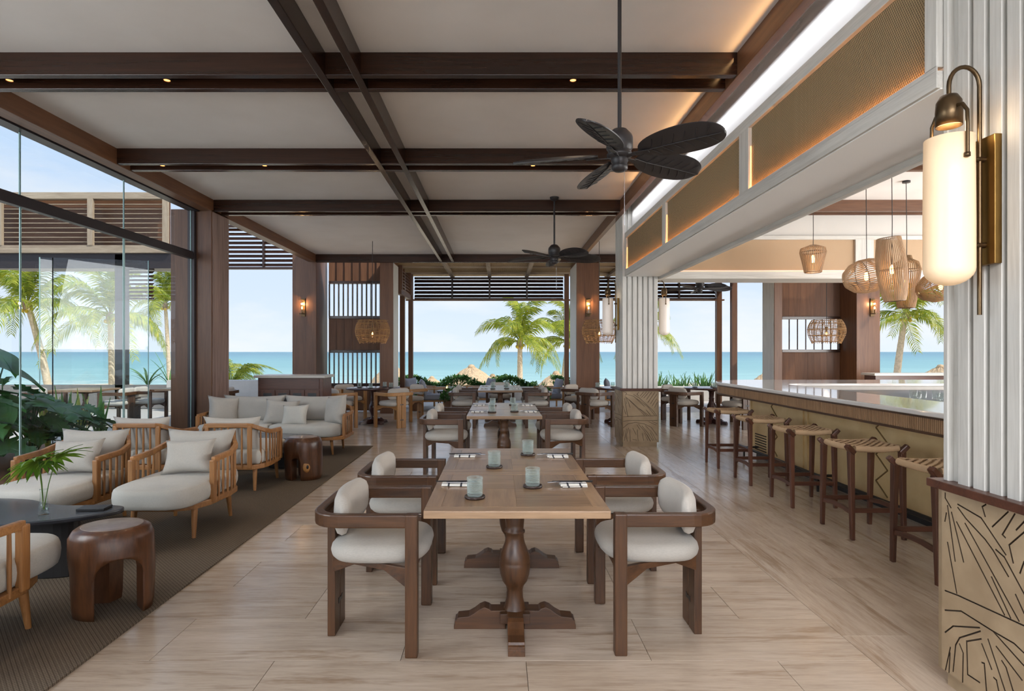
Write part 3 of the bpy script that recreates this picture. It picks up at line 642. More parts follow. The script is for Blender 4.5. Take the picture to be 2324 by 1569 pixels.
sl = MB(); path = [Vector(p) for p in bar_path(.03)]; pitch = .020; carry = 0
for a, b in zip(path[:-1], path[1:]):
    L = (b - a).length; d = (b - a) / L; s_ = carry
    while s_ < L:
        c = a + d * s_
        if c.x < 8.3: sl.bar((c.x, c.y, .903), (c.x, c.y, 1.004), .0125, .014, up=Vector((d.x, d.y, 0)))
        s_ += pitch
    carry = s_ - L
sl.build('apron_slats', 'apron_wood', bar, kind='stuff', label='narrow vertical tambour slats of the apron')
MB().prism([(3.62, 1.2), (3.62, 8.45), (8.2, 8.45), (8.2, 8.2), (3.85, 8.2), (3.85, 1.2)], .10, 1.02).build('body', 'bar_panel', bar)
MB().prism([(3.68, 1.2), (3.68, 8.40), (8.2, 8.40), (8.2, 8.2), (3.85, 8.2), (3.85, 1.2)], 0, .10).build('kick_plate', 'dark_well', bar)
for y in (8.42, 6.98, 6.88, 4.72, 4.62, 2.5):
    MB().box(3.600, 3.622, y - .018, y + .018, .10, .90).build('pilaster', 'bar_panel', bar, bevel=.003)
def zig(y, z0, z1, amp, k):
    zz = MB(); p = [(y + (amp if i % 2 else -amp), z0 + (z1 - z0) * i / k) for i in range(k + 1)]
    for a, b in zip(p[:-1], p[1:]): zz.bar((3.618, a[0], a[1]), (3.618, b[0], b[1]), .012, .010)
    zz.build('zigzag_inlay', 'groove_warm', bar)
for y in (7.72, 5.55, 3.5): zig(y, .14, .90, .085, 6)
for y0 in (7.95, 3.9):
    v_ = MB()
    for k in range(7): v_.box(3.612, 3.619, y0, y0 + .34, .13 + k * .035, .145 + k * .035)
    v_.build('vent_slots', 'groove', bar)
MB().tube([(3.42, 1.2, .17), (3.42, 8.4, .17)], .019, 10).build('foot_rail', 'black_metal', bar)
for y in (2.2, 4.3, 6.3, 8.2): MB().bar((3.42, y, .17), (3.64, y, .17), .025, .025).bar((3.42, y, .16), (3.42, y, 0), .02, .02).build('foot_rail_bracket', 'black_metal', bar)
MB().box(3.92, 8.2, 1.2, 8.13, .945, .975).build('well_shelf', 'dark_well', bar)
MB().box(3.9, 8.2, 8.13, 8.15, .975, 1.02).box(3.90, 3.92, 1.2, 8.15, .975, 1.02).build('inner_face', 'stone_top', bar)
MB().box(3.93, 8.0, 1.3, 8.1, .0, .945).build('back_fridge', 'dark_well', bar)
# glasses standing in the well
gl = MB(); gl.lathe([(.0, .004), (.030, .004), (.034, 0), (.036, .02), (.038, .10), (.035, .10), (.033, .02), (0, .014)], 14); gme = gl.mesh('bar_glass')
for i, (x, y) in enumerate(((4.45, 6.25), (4.58, 6.35), (4.70, 6.2), (4.62, 6.55), (4.80, 6.45), (4.52, 6.0), (4.72, 6.0), (4.90, 6.2))):
    obj('bar_glass', gme, 'thin_glass', None, (x, y, .975), label='clear tumbler standing in the bar well, %s in its cluster' % ['first', 'second', 'third', 'fourth', 'fifth', 'sixth', 'seventh', 'eighth'][i], category='glass', group='tumblers in the bar well')
# ------------------------------------------------------------------ lamps and fans
def wall_lamp(loc, rz, label, glass, power):
    """rod sconce: local -X points away from the wall, wall plane at x = 0"""
    r = empty('wall_lamp', loc, rz, label=label, category='wall lamp', group='tall glass wall lamps on the slatted columns')
    MB().box(-.030, 0, -.05, .05, -.26, .26).build('backplate', 'brass', r, bevel=.003)
    pts = [(-.05, 0, -.464), (-.05, 0, .47)] + [(-.05 - .0625 * (1 - math.cos(R(a))), 0, .47 + .078 * math.sin(R(a))) for a in range(15, 181, 15)] + [(-.175, 0, .42)]
    MB().tube(pts, .0085, 10).build('rod', 'bronze', r)
    for z in (-.18, .17): MB().tube([(-.07, 0, z), (-.02, 0, z)], .012, 10).build('clamp', 'bronze', r)
    MB().lathe([(.012, .435), (.03, .43), (.044, .405), (.047, .365), (.047, .305), (.043, .305), (.04, .36), (0, .375)], 24, (-.175, 0, 0)).build('lamp_cap', 'bronze', r)
    MB().lathe([(0, .34), (.03, .34), (.033, .33), (0, .325)], 16, (-.175, 0, 0)).build('lamp_source', 'led_small', r)
    prof = [(0, -.345)] + [(.088 * math.sin(R(a)), -.275 - .07 * math.cos(R(a))) for a in range(12, 91, 13)] + [(.088, -.1), (.087, .1), (.085, .255), (.080, .255), (.082, .1), (.083, -.1), (.082, -.27), (0, -.33)]
    MB().lathe(prof, 32, (-.175, 0, 0)).build('glass_shade', glass, r, rot=(0, 0, 0))
    for s in (-1, 1):
        pts = [(-.175, s * .046, .375), (-.175, s * .070, .37), (-.175, s * .094, .335), (-.175, s * .096, .28), (-.175, s * .096, .16)]
        MB().tube(pts, .007, 8).lathe([(0, -.011), (.011, -.008), (.011, .008), (0, .011)], 10, (-.175, s * .094, .16)).build('yoke', 'bronze', r)
    if power:
        d = bpy.data.lights.new('lamp_light', 'POINT'); d.energy = power; d.color = (1, .75, .48); d.shadow_soft_size = .05
        o = bpy.data.objects.new('lamp_light', d); COL.objects.link(o); o.parent = r; o.location = (-.175, 0, .30)
    return r
wall_lamp((2.010, 2.395, 2.115), 0, 'tall glowing white glass wall lamp with bronze arm, closest to the viewer', 'lamp_glass', 1.6)
wall_lamp((1.945, 9.57, 2.115), 0, 'tall glass wall lamp on the lounge side of the mid-room slatted column', 'lamp_glass_far', 1)
wall_lamp((2.515, 9.57, 2.115), R(180), 'tall glass wall lamp on the bar side of the mid-room slatted column', 'lamp_glass_far', 1)

def lantern(x, y, z, label):
    r = empty('wall_lantern', (x, y, z), 0, label=label, category='wall lamp', group='small glass lanterns on the brown columns')
    MB().box(-.05, .05, -.03, 0, -.22, .22).build('backplate', 'bronze', r, bevel=.003)
    MB().lathe([(.07, -.165), (.07, -.15), (.0, -.15)], 20, (0, -.105, 0)).box(-.015, .015, -.09, -.02, -.165, -.15).build('base', 'bronze', r)
    MB().lathe([(.07, .17), (.07, .18), (0, .19)], 20, (0, -.105, 0)).box(-.015, .015, -.09, -.02, .165, .18).build('cap', 'bronze', r)
    MB().lathe([(.068, -.15), (.068, .17)], 24, (0, -.105, 0), cap=False).build('glass_shade', 'amber_glass', r)
    MB().lathe([(0, -.03), (.012, -.022), (.018, 0), (.013, .022), (.006, .036), (0, .036)], 14, (0, -.105, -.02)).build('bulb', 'bulb', r)
    MB().tube([(0, -.105, -.15), (0, -.105, -.05)], .01, 8).build('bulb_holder', 'bronze', r)
    d = bpy.data.lights.new('lantern_light', 'POINT'); d.energy = 5; d.color = (1, .68, .36); d.shadow_soft_size = .03
    o = bpy.data.objects.new('lantern_light', d); COL.objects.link(o); o.parent = r; o.location = (0, -.105, .09)
lantern(-4.76, 14.27, 2.58, 'small glass wall lantern on the brown column behind the cabinet')
lantern(2.16, 14.27, 2.58, 'small glass wall lantern on the brown column behind the rattan pendant and white column')
lantern(9.06, 14.27, 2.58, 'small glass wall lantern on the brown column behind the bar')

def basket_mesh(rx, h, nr=14, nv=44, r0=.62, seed=1):
    rnd = random.Random(seed); m = MB()
    def rad(t): return rx * (r0 + (1 - r0) * math.sin(math.pi * (.08 + .84 * t)) ** .7) * (1 if t > .04 else .97)
    for i in range(nr + 1):
        t = i / nr; pts = [(rad(t) * math.cos(2 * math.pi * j / 36), rad(t) * math.sin(2 * math.pi * j / 36), h * t + .004 * math.sin(j * 9 + i)) for j in range(36)]
        m.tube(pts, .0042 if i % 4 else .008, 4, closed=True)
    for j in range(nv):
        a = 2 * math.pi * j / nv; tw = .22 if j % 2 else -.22
        pts = [(rad(i / 8) * math.cos(a + tw * i / 8), rad(i / 8) * math.sin(a + tw * i / 8), h * i / 8 - (.03 + .02 * rnd.random() if i == 0 else 0)) for i in range(9)]
        m.tube(pts, .0040, 4)
    return m
def basket_lamp(x, y, z, label, light=True):
    r = empty('basket_pendant', (x, y, z), 0, label=label, category='pendant lamp', group='woven rattan basket pendants')
    basket_mesh(.365, .46).build('basket', 'rattan', r, kind='stuff')
    MB().tube([(0, 0, .30), (0, 0, 3.86 - z)], .006, 6).build('cord', 'black_metal', r)
    MB().tube([(-.33, 0, .45), (.33, 0, .45)], .006, 6).tube([(0, -.33, .45), (0, .33, .45)], .006, 6).build('spreader', 'rattan', r)
    MB().tube([(0, 0, .22), (0, 0, .32)], .02, 10).build('bulb_holder', 'bronze', r)
    MB().lathe([(0, -.065), (.035, -.05), (.055, 0), (.04, .04), (.018, .07), (0, .07)], 16, (0, 0, .16)).build('bulb', 'amber_glass', r)
    MB().lathe([(0, -.03), (.012, -.02), (.014, .02), (0, .04)], 10, (0, 0, .16)).build('filament', 'bulb', r)
    d = bpy.data.lights.new('pendant_light', 'POINT'); d.energy = 4; d.color = (1, .72, .42); d.shadow_soft_size = .05
    o = bpy.data.objects.new('pendant_light', d); COL.objects.link(o); o.parent = r; o.location = (0, 0, .09)
basket_lamp(-2.70, 12.5, 1.72, 'woven rattan basket pendant over the round table beside the slatted screen')
basket_lamp(2.13, 12.5, 1.72, 'woven rattan basket pendant hanging behind the mid-room white column')
basket_lamp(6.97, 12.5, 1.72, 'woven rattan basket pendant before the screen behind the bar')

def rib_lamp(loc, prof, n, label, tilt=(0, 0, 0), mat='slat_bamboo', rib=.009):
    """pendant of thin bamboo ribs standing side by side round a profile [(radius, z)...]"""
    r = empty('bamboo_pendant', loc, 0, label=label, category='pendant lamp', group='slatted bamboo pendants over the bar')
    E_ = Euler(tilt).to_matrix()
    m = MB()
    for j in range(n):
        a = 2 * math.pi * j / n; u = Vector((math.cos(a), math.sin(a), 0)); t_ = Vector((-math.sin(a), math.cos(a), 0)); vs = []
        for rr, z in prof:
            c = u * rr + Vector((0, 0, z)); wd = max(.0025, min(rib, rr * 2 * math.pi / n * .62)) / 2
            vs += [E_ @ (c - t_ * wd - u * .004), E_ @ (c + t_ * wd - u * .004), E_ @ (c + t_ * wd + u * .004), E_ @ (c - t_ * wd + u * .004)]
        k = len(prof)
        m.add(vs, [(i * 4 + q, i * 4 + (q + 1) % 4, (i + 1) * 4 + (q + 1) % 4, (i + 1) * 4 + q) for i in range(k - 1) for q in range(4)] + [(0, 1, 2, 3), (k * 4 - 1, k * 4 - 2, k * 4 - 3, k * 4 - 4)])
    m.build('rib_shade', mat, r, kind='stuff')
    rg = MB()
    for rr, z in (prof[0], prof[len(prof) // 2], prof[-1]):
        if rr > .04: rg.tube([E_ @ Vector(((rr - .006) * math.cos(2 * math.pi * j / 28), (rr - .006) * math.sin(2 * math.pi * j / 28), z)) for j in range(28)], .005, 5, closed=True)
    rg.build('ring', 'walnut_x', r)
    ztop = max((E_ @ Vector((0, 0, z))).z for _, z in prof)
    MB().tube([(0, 0, .06), (.006, 0, ztop + .2), (-.01, .0, 2.0), (0, 0, 3.855 - loc[2])], .0045, 6).build('cord', 'black_metal', r)
    MB().lathe([(.05, 3.835 - loc[2]), (.05, 3.858 - loc[2])], 16).build('ceiling_rose', 'black_metal', r)
    MB().lathe([(0, -.06), (.02, -.05), (.024, 0), (.014, .05), (0, .06)], 12).build('bulb', 'bulb', r)
    d = bpy.data.lights.new('bamboo_light', 'POINT'); d.energy = 1.2; d.color = (1, .66, .34); d.shadow_soft_size = .04
    o = bpy.data.objects.new('bamboo_light', d); COL.objects.link(o); o.parent = r; o.location = (0, 0, -.12)
def P_(px, py, Y): return ((px - 1133) / 1332 * Y, Y, 1.5 - (py - 799) / 1332 * Y)
x, y, z = P_(2024, 612, 7.4)
rib_lamp((x, y, z), [(.115, -.40), (.135, -.32), (.155, -.18), (.168, 0), (.16, .18), (.14, .32), (.13, .40)], 46, 'tall cylindrical bamboo pendant in the middle of the bar cluster', (0, R(-6), 0))
x, y, z = P_(1966, 627, 7.9)
rib_lamp((x, y, z), [(.02, -.29), (.11, -.26), (.19, -.17), (.225, -.05), (.225, .07), (.20, .17), (.16, .25)], 46, 'egg-shaped bamboo pendant lying on its side in the bar cluster', (0, R(78), R(-12)))
x, y, z = P_(2057, 640, 8.1)
rib_lamp((x, y, z), [(.10, -.36), (.12, -.25), (.13, -.08), (.155, .05), (.17, .16), (.14, .27), (.07, .31), (.06, .36)], 40, 'bottle-shaped bamboo pendant hidden behind the tall cylinder', mat='rattan')
x, y, z = P_(2135, 648, 7.6)
rib_lamp((x, y, z), [(.02, -.30), (.11, -.26), (.18, -.14), (.205, .02), (.18, .16), (.12, .27), (.03, .30)], 50, 'dark oval bamboo pendant beside the white column and its lamp', (0, R(70), 0), mat='rattan')
x, y, z = P_(1845, 588, 8.7)
rib_lamp((x, y, z), [(.115, -.20), (.13, -.12), (.155, 0), (.18, .10), (.165, .16), (.09, .19), (.06, .20)], 40, 'small tapered bamboo pendant hanging apart from the bar cluster')

# downlights on the beams
for i, (x, y) in enumerate(((-3.98, 4.77), (-3.99, 6.955), (-2.78, 6.955), (-3.25, 9.255), (.4, 6.955), (-2.7, 4.77), (.6, 4.77), (-3.3, 2.555), (.4, 2.555), (-.6, 9.255))):
    r = empty('spotlight', (x, y, 3.705), 0, label='small black ceiling spotlight on a beam, %s of the set' % ['first', 'second', 'third', 'fourth', 'fifth', 'sixth', 'seventh', 'eighth', 'ninth', 'tenth'][i], category='spotlight', group='spotlights on the beams')
    MB().lathe([(.028, 0), (.028, .155), (0, .155)], 16, cap=False).build('barrel', 'black_metal', r)
    MB().lathe([(0, .004), (.024, .004)], 14).build('lens', 'led_small', r)
    d = bpy.data.lights.new('spot_light', 'SPOT'); d.energy = 22; d.color = (1, .80, .58); d.spot_size = R(95); d.spot_blend = 1; d.shadow_soft_size = .06
    o = bpy.data.objects.new('spot_light', d); COL.objects.link(o); o.parent = r; o.location = (0, 0, -.01)

def fan(x, y, z, a0, label, chain=True, sc=1.0):
    r = empty('ceiling_fan', (x, y, z), 0, label=label, category='fan', group='black leaf-blade ceiling fans')
    r.scale = (sc, sc, sc); zc = (3.86 - z) / sc
    MB().tube([(0, 0, .12), (0, 0, zc)], .014, 12).build('down_rod', 'fan_black', r)
    MB().lathe([(.02, zc - .06), (.06, zc - .04), (.07, zc - .002)], 20).build('ceiling_canopy', 'fan_black', r)
    MB().lathe([(.018, .20), (.05, .19), (.085, .15), (.092, .13), (.092, .06), (.08, .045), (.08, .03), (.088, .02), (.088, .005), (.06, -.01)], 32).build('motor_housing', 'fan_black', r)
    MB().lathe([(.055, -.005), (.06, -.03), (.05, -.05), (.056, -.06), (.056, -.085), (.035, -.10), (0, -.105)], 28).build('switch_cup', 'fan_black', r)
    L, n = .60, 22
    bl = MB(); vs = []
    for i in range(n + 1):
        t = (1 - math.cos(math.pi * i / n)) / 2; wd = max(.004, .142 * math.sin(math.pi * i / n) ** .85 * (.82 + .22 * t))
        for j in range(7):
            v = (j / 6 * 2 - 1); vs.append((.15 + L * t, v * wd, .012 * (abs(v) ** 1.5) - .02 * t ** 1.6 ))
    fs = [(i * 7 + j, (i + 1) * 7 + j, (i + 1) * 7 + j + 1, i * 7 + j + 1) for i in range(n) for j in range(6)]
    k = len(vs); vs2 = [(a, b, c + .006) for a, b, c in vs]
    rim = [(i * 7, ) for i in range(n + 1)]
    bl.add(vs + vs2, fs + [tuple(x + k for x in f[::-1]) for f in fs], 0, True)
    edge = [i * 7 for i in range(n + 1)] + [n * 7 + j for j in range(1, 7)] + [i * 7 + 6 for i in range(n - 1, -1, -1)] + [j for j in range(5, 0, -1)]
    bl.add(vs + vs2, [(edge[i], edge[(i + 1) % len(edge)], edge[(i + 1) % len(edge)] + k, edge[i] + k) for i in range(len(edge))])
    bme = bl.mesh('blade')
    rb = MB().tube([(.17 + .56 * t / 6, 0, -.02 * (t / 6) ** 1.6 - .002) for t in range(7)], [.005, .005, .0045, .004, .0035, .003, .002], 6)
    for i in range(6):
        t = .15 + i * .13; X = .15 + L * t; zz_ = -.02 * t ** 1.6 - .001
        for s in (-1, 1): rb.tube([(X, 0, zz_), (X + .03, s * .04, zz_ - .001), (X + .05, s * .08, zz_ + .004)], .0022, 4)
    rme = rb.mesh('leaf_ribs')
    br = MB().bar((.05, 0, -.005), (.13, 0, -.008), .03, .008).bar((.12, 0, -.006), (.23, 0, -.012), .05, .006, .03, .006); brm = br.mesh('blade_bracket', .002, 1)
    for i in range(5):
        a = R(a0 + 72 * i)
        b = obj('blade', bme, 'fan_black', r, (0, 0, .0), (R(-22), 0, a)); obj('leaf_ribs', rme, 'fan_black', b, (0, 0, 0))
        obj('blade_bracket', brm, 'fan_black', r, (0, 0, 0), (R(-18), 0, a))
    if chain: MB().tube([(.03, -.02, -.09), (.03, -.02, -.48)], .0018, 5).build('pull_chain', 'steel', r)
fan(.775, 3.78, 2.755, -44, 'large black ceiling fan with leaf blades above the front dining table', sc=.92)
fan(.84, 8.95, 2.94, 14, 'black leaf-blade ceiling fan farther off, above the middle dining table')
fan(4.43, 12.95, 2.90, 8, 'black leaf-blade ceiling fan at the sea end beside the bar canopy', False)
# ------------------------------------------------------------------ dining chairs (front faces local -Y)
def dining_chair(wd, pad='pad_fabric', seat='linen'):
    r = empty('dining_chair', category='chair')
    zc, hh = .667, .066
    arm = [(-.30, -.245, zc), (-.30, .12, zc)] + [(-.30 + .13 * (1 - math.cos(R(a))), .12 + .13 * math.sin(R(a)), zc) for a in range(15, 91, 15)]
    arm = arm + [(-x, y, z) for x, y, z in arm[::-1]]
    MB().sweep(arm, .045, hh).build('armrest', wd + '_y', r, bevel=.008)
    for s in (-1, 1):
        MB().box(s * .30 - .0275, s * .30 + .0275, -.27, -.208, 0, zc + hh / 2).build('leg', wd + '_z', r, bevel=.007)
    for s in (-1, 1):
        p = MB().box(s * .053 - .048, s * .053 + .048, .195, .236, 0, zc - hh / 2 + .03).build('back_leg', wd + '_z', r, bevel=.004)
    for z in (.16, .46):
        b = [(-.035, -.016), (0, -.008), (.035, -.016), (.035, .016), (0, .008), (-.035, .016)]
        MB().prism([(u, z + v) for u, v in b], .2345, .2385, 'y').prism([(u, z + v) for u, v in b], .1925, .1965, 'y').build('butterfly_key', 'walnut_x' if wd != 'walnut' else 'black_base', r)
    MB().prism([(-.28, .43), (.28, .43), (.28, .33), (.17, .40), (-.17, .40), (-.28, .33)], -.252, -.225, 'y').build('front_rail', wd + '_x', r, bevel=.003)
    for s in (-1, 1):
        m = MB(); a, b = Vector((s * .285, -.22, 0)), Vector((s * .09, .20, 0)); d = (b - a); n_ = Vector((-d.y, d.x, 0)).normalized() * .013
        pr = [(0, .43), (1, .43), (1, .34), (.7, .40), (.3, .40), (0, .33)]; vs = [a + d * t + n_ + Vector((0, 0, z)) for t, z in pr] + [a + d * t - n_ + Vector((0, 0, z)) for t, z in pr]
        m.add(vs, [tuple(range(6)), tuple(range(11, 5, -1))] + [(i, (i + 1) % 6, 6 + (i + 1) % 6, 6 + i) for i in range(6)]); m.build('side_rail', wd + '_y', r, bevel=.002)
    MB().cushion(superell(.262, .262, 40, 3.2, 0, -.045), .428, .522, .046, .012).build('seat_cushion', seat, r)
    # curved back pad
    vs = []; nu, nv = 18, 12
    for i in range(nu + 1):
        u = i / nu * 2 - 1; hw = max(.0, (1 - abs(u) ** 7)) ** .42
        x = .260 * u; yb = .160 - .045 * abs(u) ** 2
        for j in range(nv):
            a = 2 * math.pi * j / nv; vs.append((x, yb + .044 * hw * math.copysign(abs(math.cos(a)) ** .8, math.cos(a)), .668 + .113 * hw * math.copysign(abs(math.sin(a)) ** .75, math.sin(a))))
    MB().add(vs, [(i * nv + j, i * nv + (j + 1) % nv, (i + 1) * nv + (j + 1) % nv, (i + 1) * nv + j) for i in range(nu) for j in range(nv)], 0, True).build('back_pad', pad, r)
    return Proto(r)
walnut_chair = dining_chair('walnut'); oak_chair = dining_chair('oak'); 
# ------------------------------------------------------------------ pedestal dining tables
def foot_profile():
    return [(.05, 0), (.33, 0), (.33, .022), (.325, .026), (.325, .045), (.315, .05), (.31, .062), (.25, .068), (.22, .085), (.19, .108), (.165, .118), (.14, .11), (.13, .10), (.05, .10)]
def dining_table(top='table'):
    r = empty('dining_table', category='table'); W, D, zt = .885, .895, .75
    m = MB().box(-W / 2, W / 2, -D / 2, D / 2, .712, zt - .002); m.build('tabletop', top + '_x', r, bevel=.004)
    f = .075; pw, pd = (W - 2 * f) / 2, (D - 2 * f) / 2
    fr = [((-W / 2, W / 2), (-D / 2, -D / 2 + f), 'x'), ((-W / 2, W / 2), (D / 2 - f, D / 2), 'x'), ((-W / 2, -W / 2 + f), (-D / 2 + f, D / 2 - f), 'y'), ((W / 2 - f, W / 2), (-D / 2 + f, D / 2 - f), 'y')]
    for (x0, x1), (y0, y1), ax in fr: MB().box(x0 + .0006, x1 - .0006, y0 + .0006, y1 - .0006, zt - .006, zt).build('edge_board', top + '_' + ax, r, bevel=.001, seg=1)
    for i in (0, 1):
        for j in (0, 1):
            x0, y0 = -W / 2 + f + i * pw, -D / 2 + f + j * pd
            MB().box(x0 + .0008, x0 + pw - .0008, y0 + .0008, y0 + pd - .0008, zt - .006, zt - .0004).build('parquet_panel', top + ('_x' if (i + j) % 2 else '_y'), r, bevel=.001, seg=1)
    prof = [(.066, .09), (.058, .105), (.052, .13), (.045, .16), (.043, .20), (.05, .225), (.068, .25), (.08, .29), (.0855, .335), (.0855, .352), (.083, .358), (.0845, .366), (.078, .40), (.066, .43), (.056, .455), (.05, .48), (.049, .51), (.056, .515), (.056, .525), (.048, .532), (.05, .56), (.054, .60), (.05, .63), (.06, .645), (.06, .70)]
    MB().lathe(prof, 32).build('pedestal', top.replace('table', 'walnut') + '_z', r)
    for k in range(4): MB().prism(foot_profile(), -.042, .042, 'y').build('foot', 'walnut_x', r, rot=(0, 0, R(90 * k)), bevel=.003)
    MB().box(-.08, .08, -.08, .08, .045, .098).build('foot_block', 'walnut_x', r, bevel=.003)
    for k in range(2): MB().prism([(-.36, .712), (.36, .712), (.36, .695), (.30, .68), (.10, .655), (-.10, .655), (-.30, .68), (-.36, .695)], -.035, .035, 'y').build('top_bearer', 'walnut_x', r, rot=(0, 0, R(90 * k)), bevel=.003)
    return Proto(r)
dtable = dining_table()
# tumbler, coaster, napkin, cutlery
def lbl(o, label, cat, group): o['label'] = label; o['category'] = cat; o['group'] = group; return o
tum = MB().lathe([(0, .002), (.034, .002), (.038, .006), (.0392, .03), (.0405, .072), (.0385, .079), (.0415, .084), (.0415, .098), (.0385, .10), (.036, .084), (.0345, .02), (0, .014)], 28)
for k in range(7):
    tum.tube([(.0394 * math.cos(2 * math.pi * j / 28), .0394 * math.sin(2 * math.pi * j / 28), .014 + k * .009) for j in range(28)], .0016, 5, closed=True)
tum_me = tum.mesh('tumbler'); tum_me.materials.append(MAT['mint_glass'])
coa_me = MB().lathe([(0, 0), (.050, 0), (.053, .004), (.053, .014), (.049, .014), (.047, .008), (0, .008)], 28).mesh('coaster'); coa_me.materials.append(MAT['coaster'])
t = NT('napkin_check'); v = t.coords((1, 1, 1), False); wv_ = wavep(t, v, 'X', 4.5); st_ = t.ramp(wv_, [(.93, srgb(228, 226, 220)), (.96, srgb(60, 62, 70))]); wv2 = wavep(t, v, 'Y', 9); st2 = t.ramp(wv2, [(.94, (1, 1, 1, 1)), (.97, srgb(90, 92, 98))]); t.set(col=t.mix(1, st_, st2, 'MULTIPLY'), rough=.9)
nm = MB(); prof = [(u, .004 + .012 * (1 - (abs(u) / .035) ** 2.5)) for u in [(-1 + k / 5) * .035 for k in range(11)]]
nm.prism(prof + [(.034, .001), (-.034, .001)], -.075, .075, 'x'); nm.box(-.07, .07, .02, .062, .001, .006); nap_me = nm.mesh('rolled_napkin', .002, 1); nap_me.materials.append(MAT['napkin_check'])
stick_me = MB().tube([(-.115, 0, 0), (.115, 0, 0)], [.0022, .0036], 6).mesh('chopstick'); stick_me.materials.append(MAT['black_base'])
fk = MB().bar((-.10, 0, 0), (.02, 0, .001), .010, .003, .006, .003).bar((.02, 0, .001), (.05, 0, .004), .006, .003, .024, .002)
for k in range(4): fk.bar((.05, -.009 + .006 * k, .004), (.095, -.009 + .006 * k, .000), .0032, .002)
fork_me = fk.mesh('fork'); fork_me.materials.append(MAT['steel'])
def setting(tx, ty, side, name, glass_xy, full=True, zt=.75):
    """side -1: lounge side, +1: bar side"""
    gx, gy = glass_xy
    sname = 'lounge-side' if side < 0 else 'bar-side'
    obj('coaster', coa_me, None, None, (gx, gy, zt), label='round dark coaster under the tumbler at the %s %s place' % (name, sname), category='coaster', group='dark round coasters')
    obj('tumbler', tum_me, None, None, (gx, gy, zt + .0085), label='ribbed mint glass tumbler at the %s %s place' % (name, sname), category='glass', group='mint glass tumblers')
    nx = tx + side * .33
    o = obj('rolled_napkin', nap_me, None, None, (nx, ty, zt), (0, 0, R(4 * side) + (0 if side < 0 else R(180))), label='checked linen napkin folded at the %s %s place' % (name, sname), category='napkin', group='checked napkins')
    if full:
        for k in range(2): obj('chopstick', stick_me, None, None, (nx + .0, ty + (.045 if k else .02), zt + .0105 + (.0095 if not k else 0)), (0, 0, R(2 - 5 * k)), label='black chopstick, %s of two, at the %s %s place' % (('nearer', 'farther')[k], name, sname), category='chopstick', group='black chopsticks')
        obj('fork', fork_me, None, None, (nx - side * .05, ty - .012, zt + .019), (0, 0, R(0 if side < 0 else 180)), label='steel fork lying on the napkin at the %s %s place' % (name, sname), category='fork', group='steel forks')
rowX = .085
for ti, (y0, tn) in enumerate(((2.767, 'front'), (6.84, 'middle'), (11.40, 'back'))):
    cx = (rowX, .06, .02)[ti]
    for k in range(2):
        yc = y0 + .4475 + k * .897; half = ('nearer', 'farther')[k]
        dtable.put((cx, yc, 0), R(180 * k), 'square wooden pedestal table, %s half of the %s dining table' % (half, tn), 'pedestal tables in the middle row')
        for s in (-1, 1):
            sname = 'lounge' if s < 0 else 'bar'
            walnut_chair.put((cx + s * .755, yc + (0 if s > 0 else -.02), 0), R(90) if s < 0 else R(-90), 'walnut armchair on the %s side of the %s dining table, %s of two' % (sname, tn, half), 'walnut armchairs at the middle row')
            gy = yc + (.02 if s < 0 else .10) - .06; gx = cx + (s * .13 if s > 0 else -.15)
            if ti == 0: gx = cx + ((-.21, .10) if k == 0 else (-.117, .123))[0 if s < 0 else 1]; gy = ((3.01, 3.25), (3.80, 4.26))[k][0 if s < 0 else 1]
            setting(cx, yc + (.085 if ti == 0 else 0), s, '%s %s-table' % (half, tn), (gx, gy), full=ti < 2)
walnut_chair.put((.02, 13.75, 0), 0, 'walnut armchair at the sea-side head of the back dining table', 'walnut armchairs at the middle row')
# round tables by the windows
def round_table(mat='dark_table_wood', rad=.56):
    r = empty('round_table', category='table')
    MB().lathe([(0, .72), (rad - .02, .72), (rad, .73), (rad, .745), (rad - .008, .75), (0, .75)], 48).build('tabletop', mat, r)
    prof = [(.075, .09), (.06, .12), (.05, .17), (.055, .22), (.085, .27), (.095, .33), (.085, .39), (.06, .44), (.05, .50), (.058, .52), (.05, .55), (.055, .66), (.09, .70), (.09, .72)]
    MB().lathe(prof, 28).build('pedestal', mat, r)
    for k in range(4): MB().prism(foot_profile(), -.042, .042, 'y').build('foot', mat, r, rot=(0, 0, R(45 + 90 * k)), bevel=.003)
    return Proto(r)
rt = round_table()
def face(cx, cy, x, y): return math.atan2(-(cx - x), (cy - y)) + math.pi        # chair front is local -Y
def round_group(cx, cy, chairs, proto, tname, gname, glasses):
    rt.put((cx, cy, 0), 0, 'round dark pedestal table ' + tname, 'round dark tables')
    for (x, y, lab) in chairs: proto.put((x, y, 0), face(cx, cy, x, y), lab, gname)
    for k, (dx, dy) in enumerate(glasses):
        w_ = ['first', 'second', 'third', 'fourth'][k]
        obj('coaster', coa_me, None, None, (cx + dx, cy + dy, .75), label='dark coaster, %s along the round table %s' % (w_, tname), category='coaster', group='dark round coasters')
        obj('tumbler', tum_me, None, None, (cx + dx, cy + dy, .7585), label='mint tumbler, %s along the round table %s' % (w_, tname), category='glass', group='mint glass tumblers')
round_group(-2.64, 12.3, [(-3.22, 11.62, 'oak armchair at the round table, partly behind the sofa end'), (-2.08, 11.72, 'oak armchair turned back-on to us at the round table'), (-1.92, 12.95, 'oak armchair on the sea side of the round table, next to the opening'), (-3.35, 12.95, 'oak armchair at the round table against the slatted screen')],
            oak_chair, 'under the rattan basket by the slatted screen', 'oak armchairs at the round table', [(-.3, .05), (0, -.25), (.2, .2), (.38, -.05)])
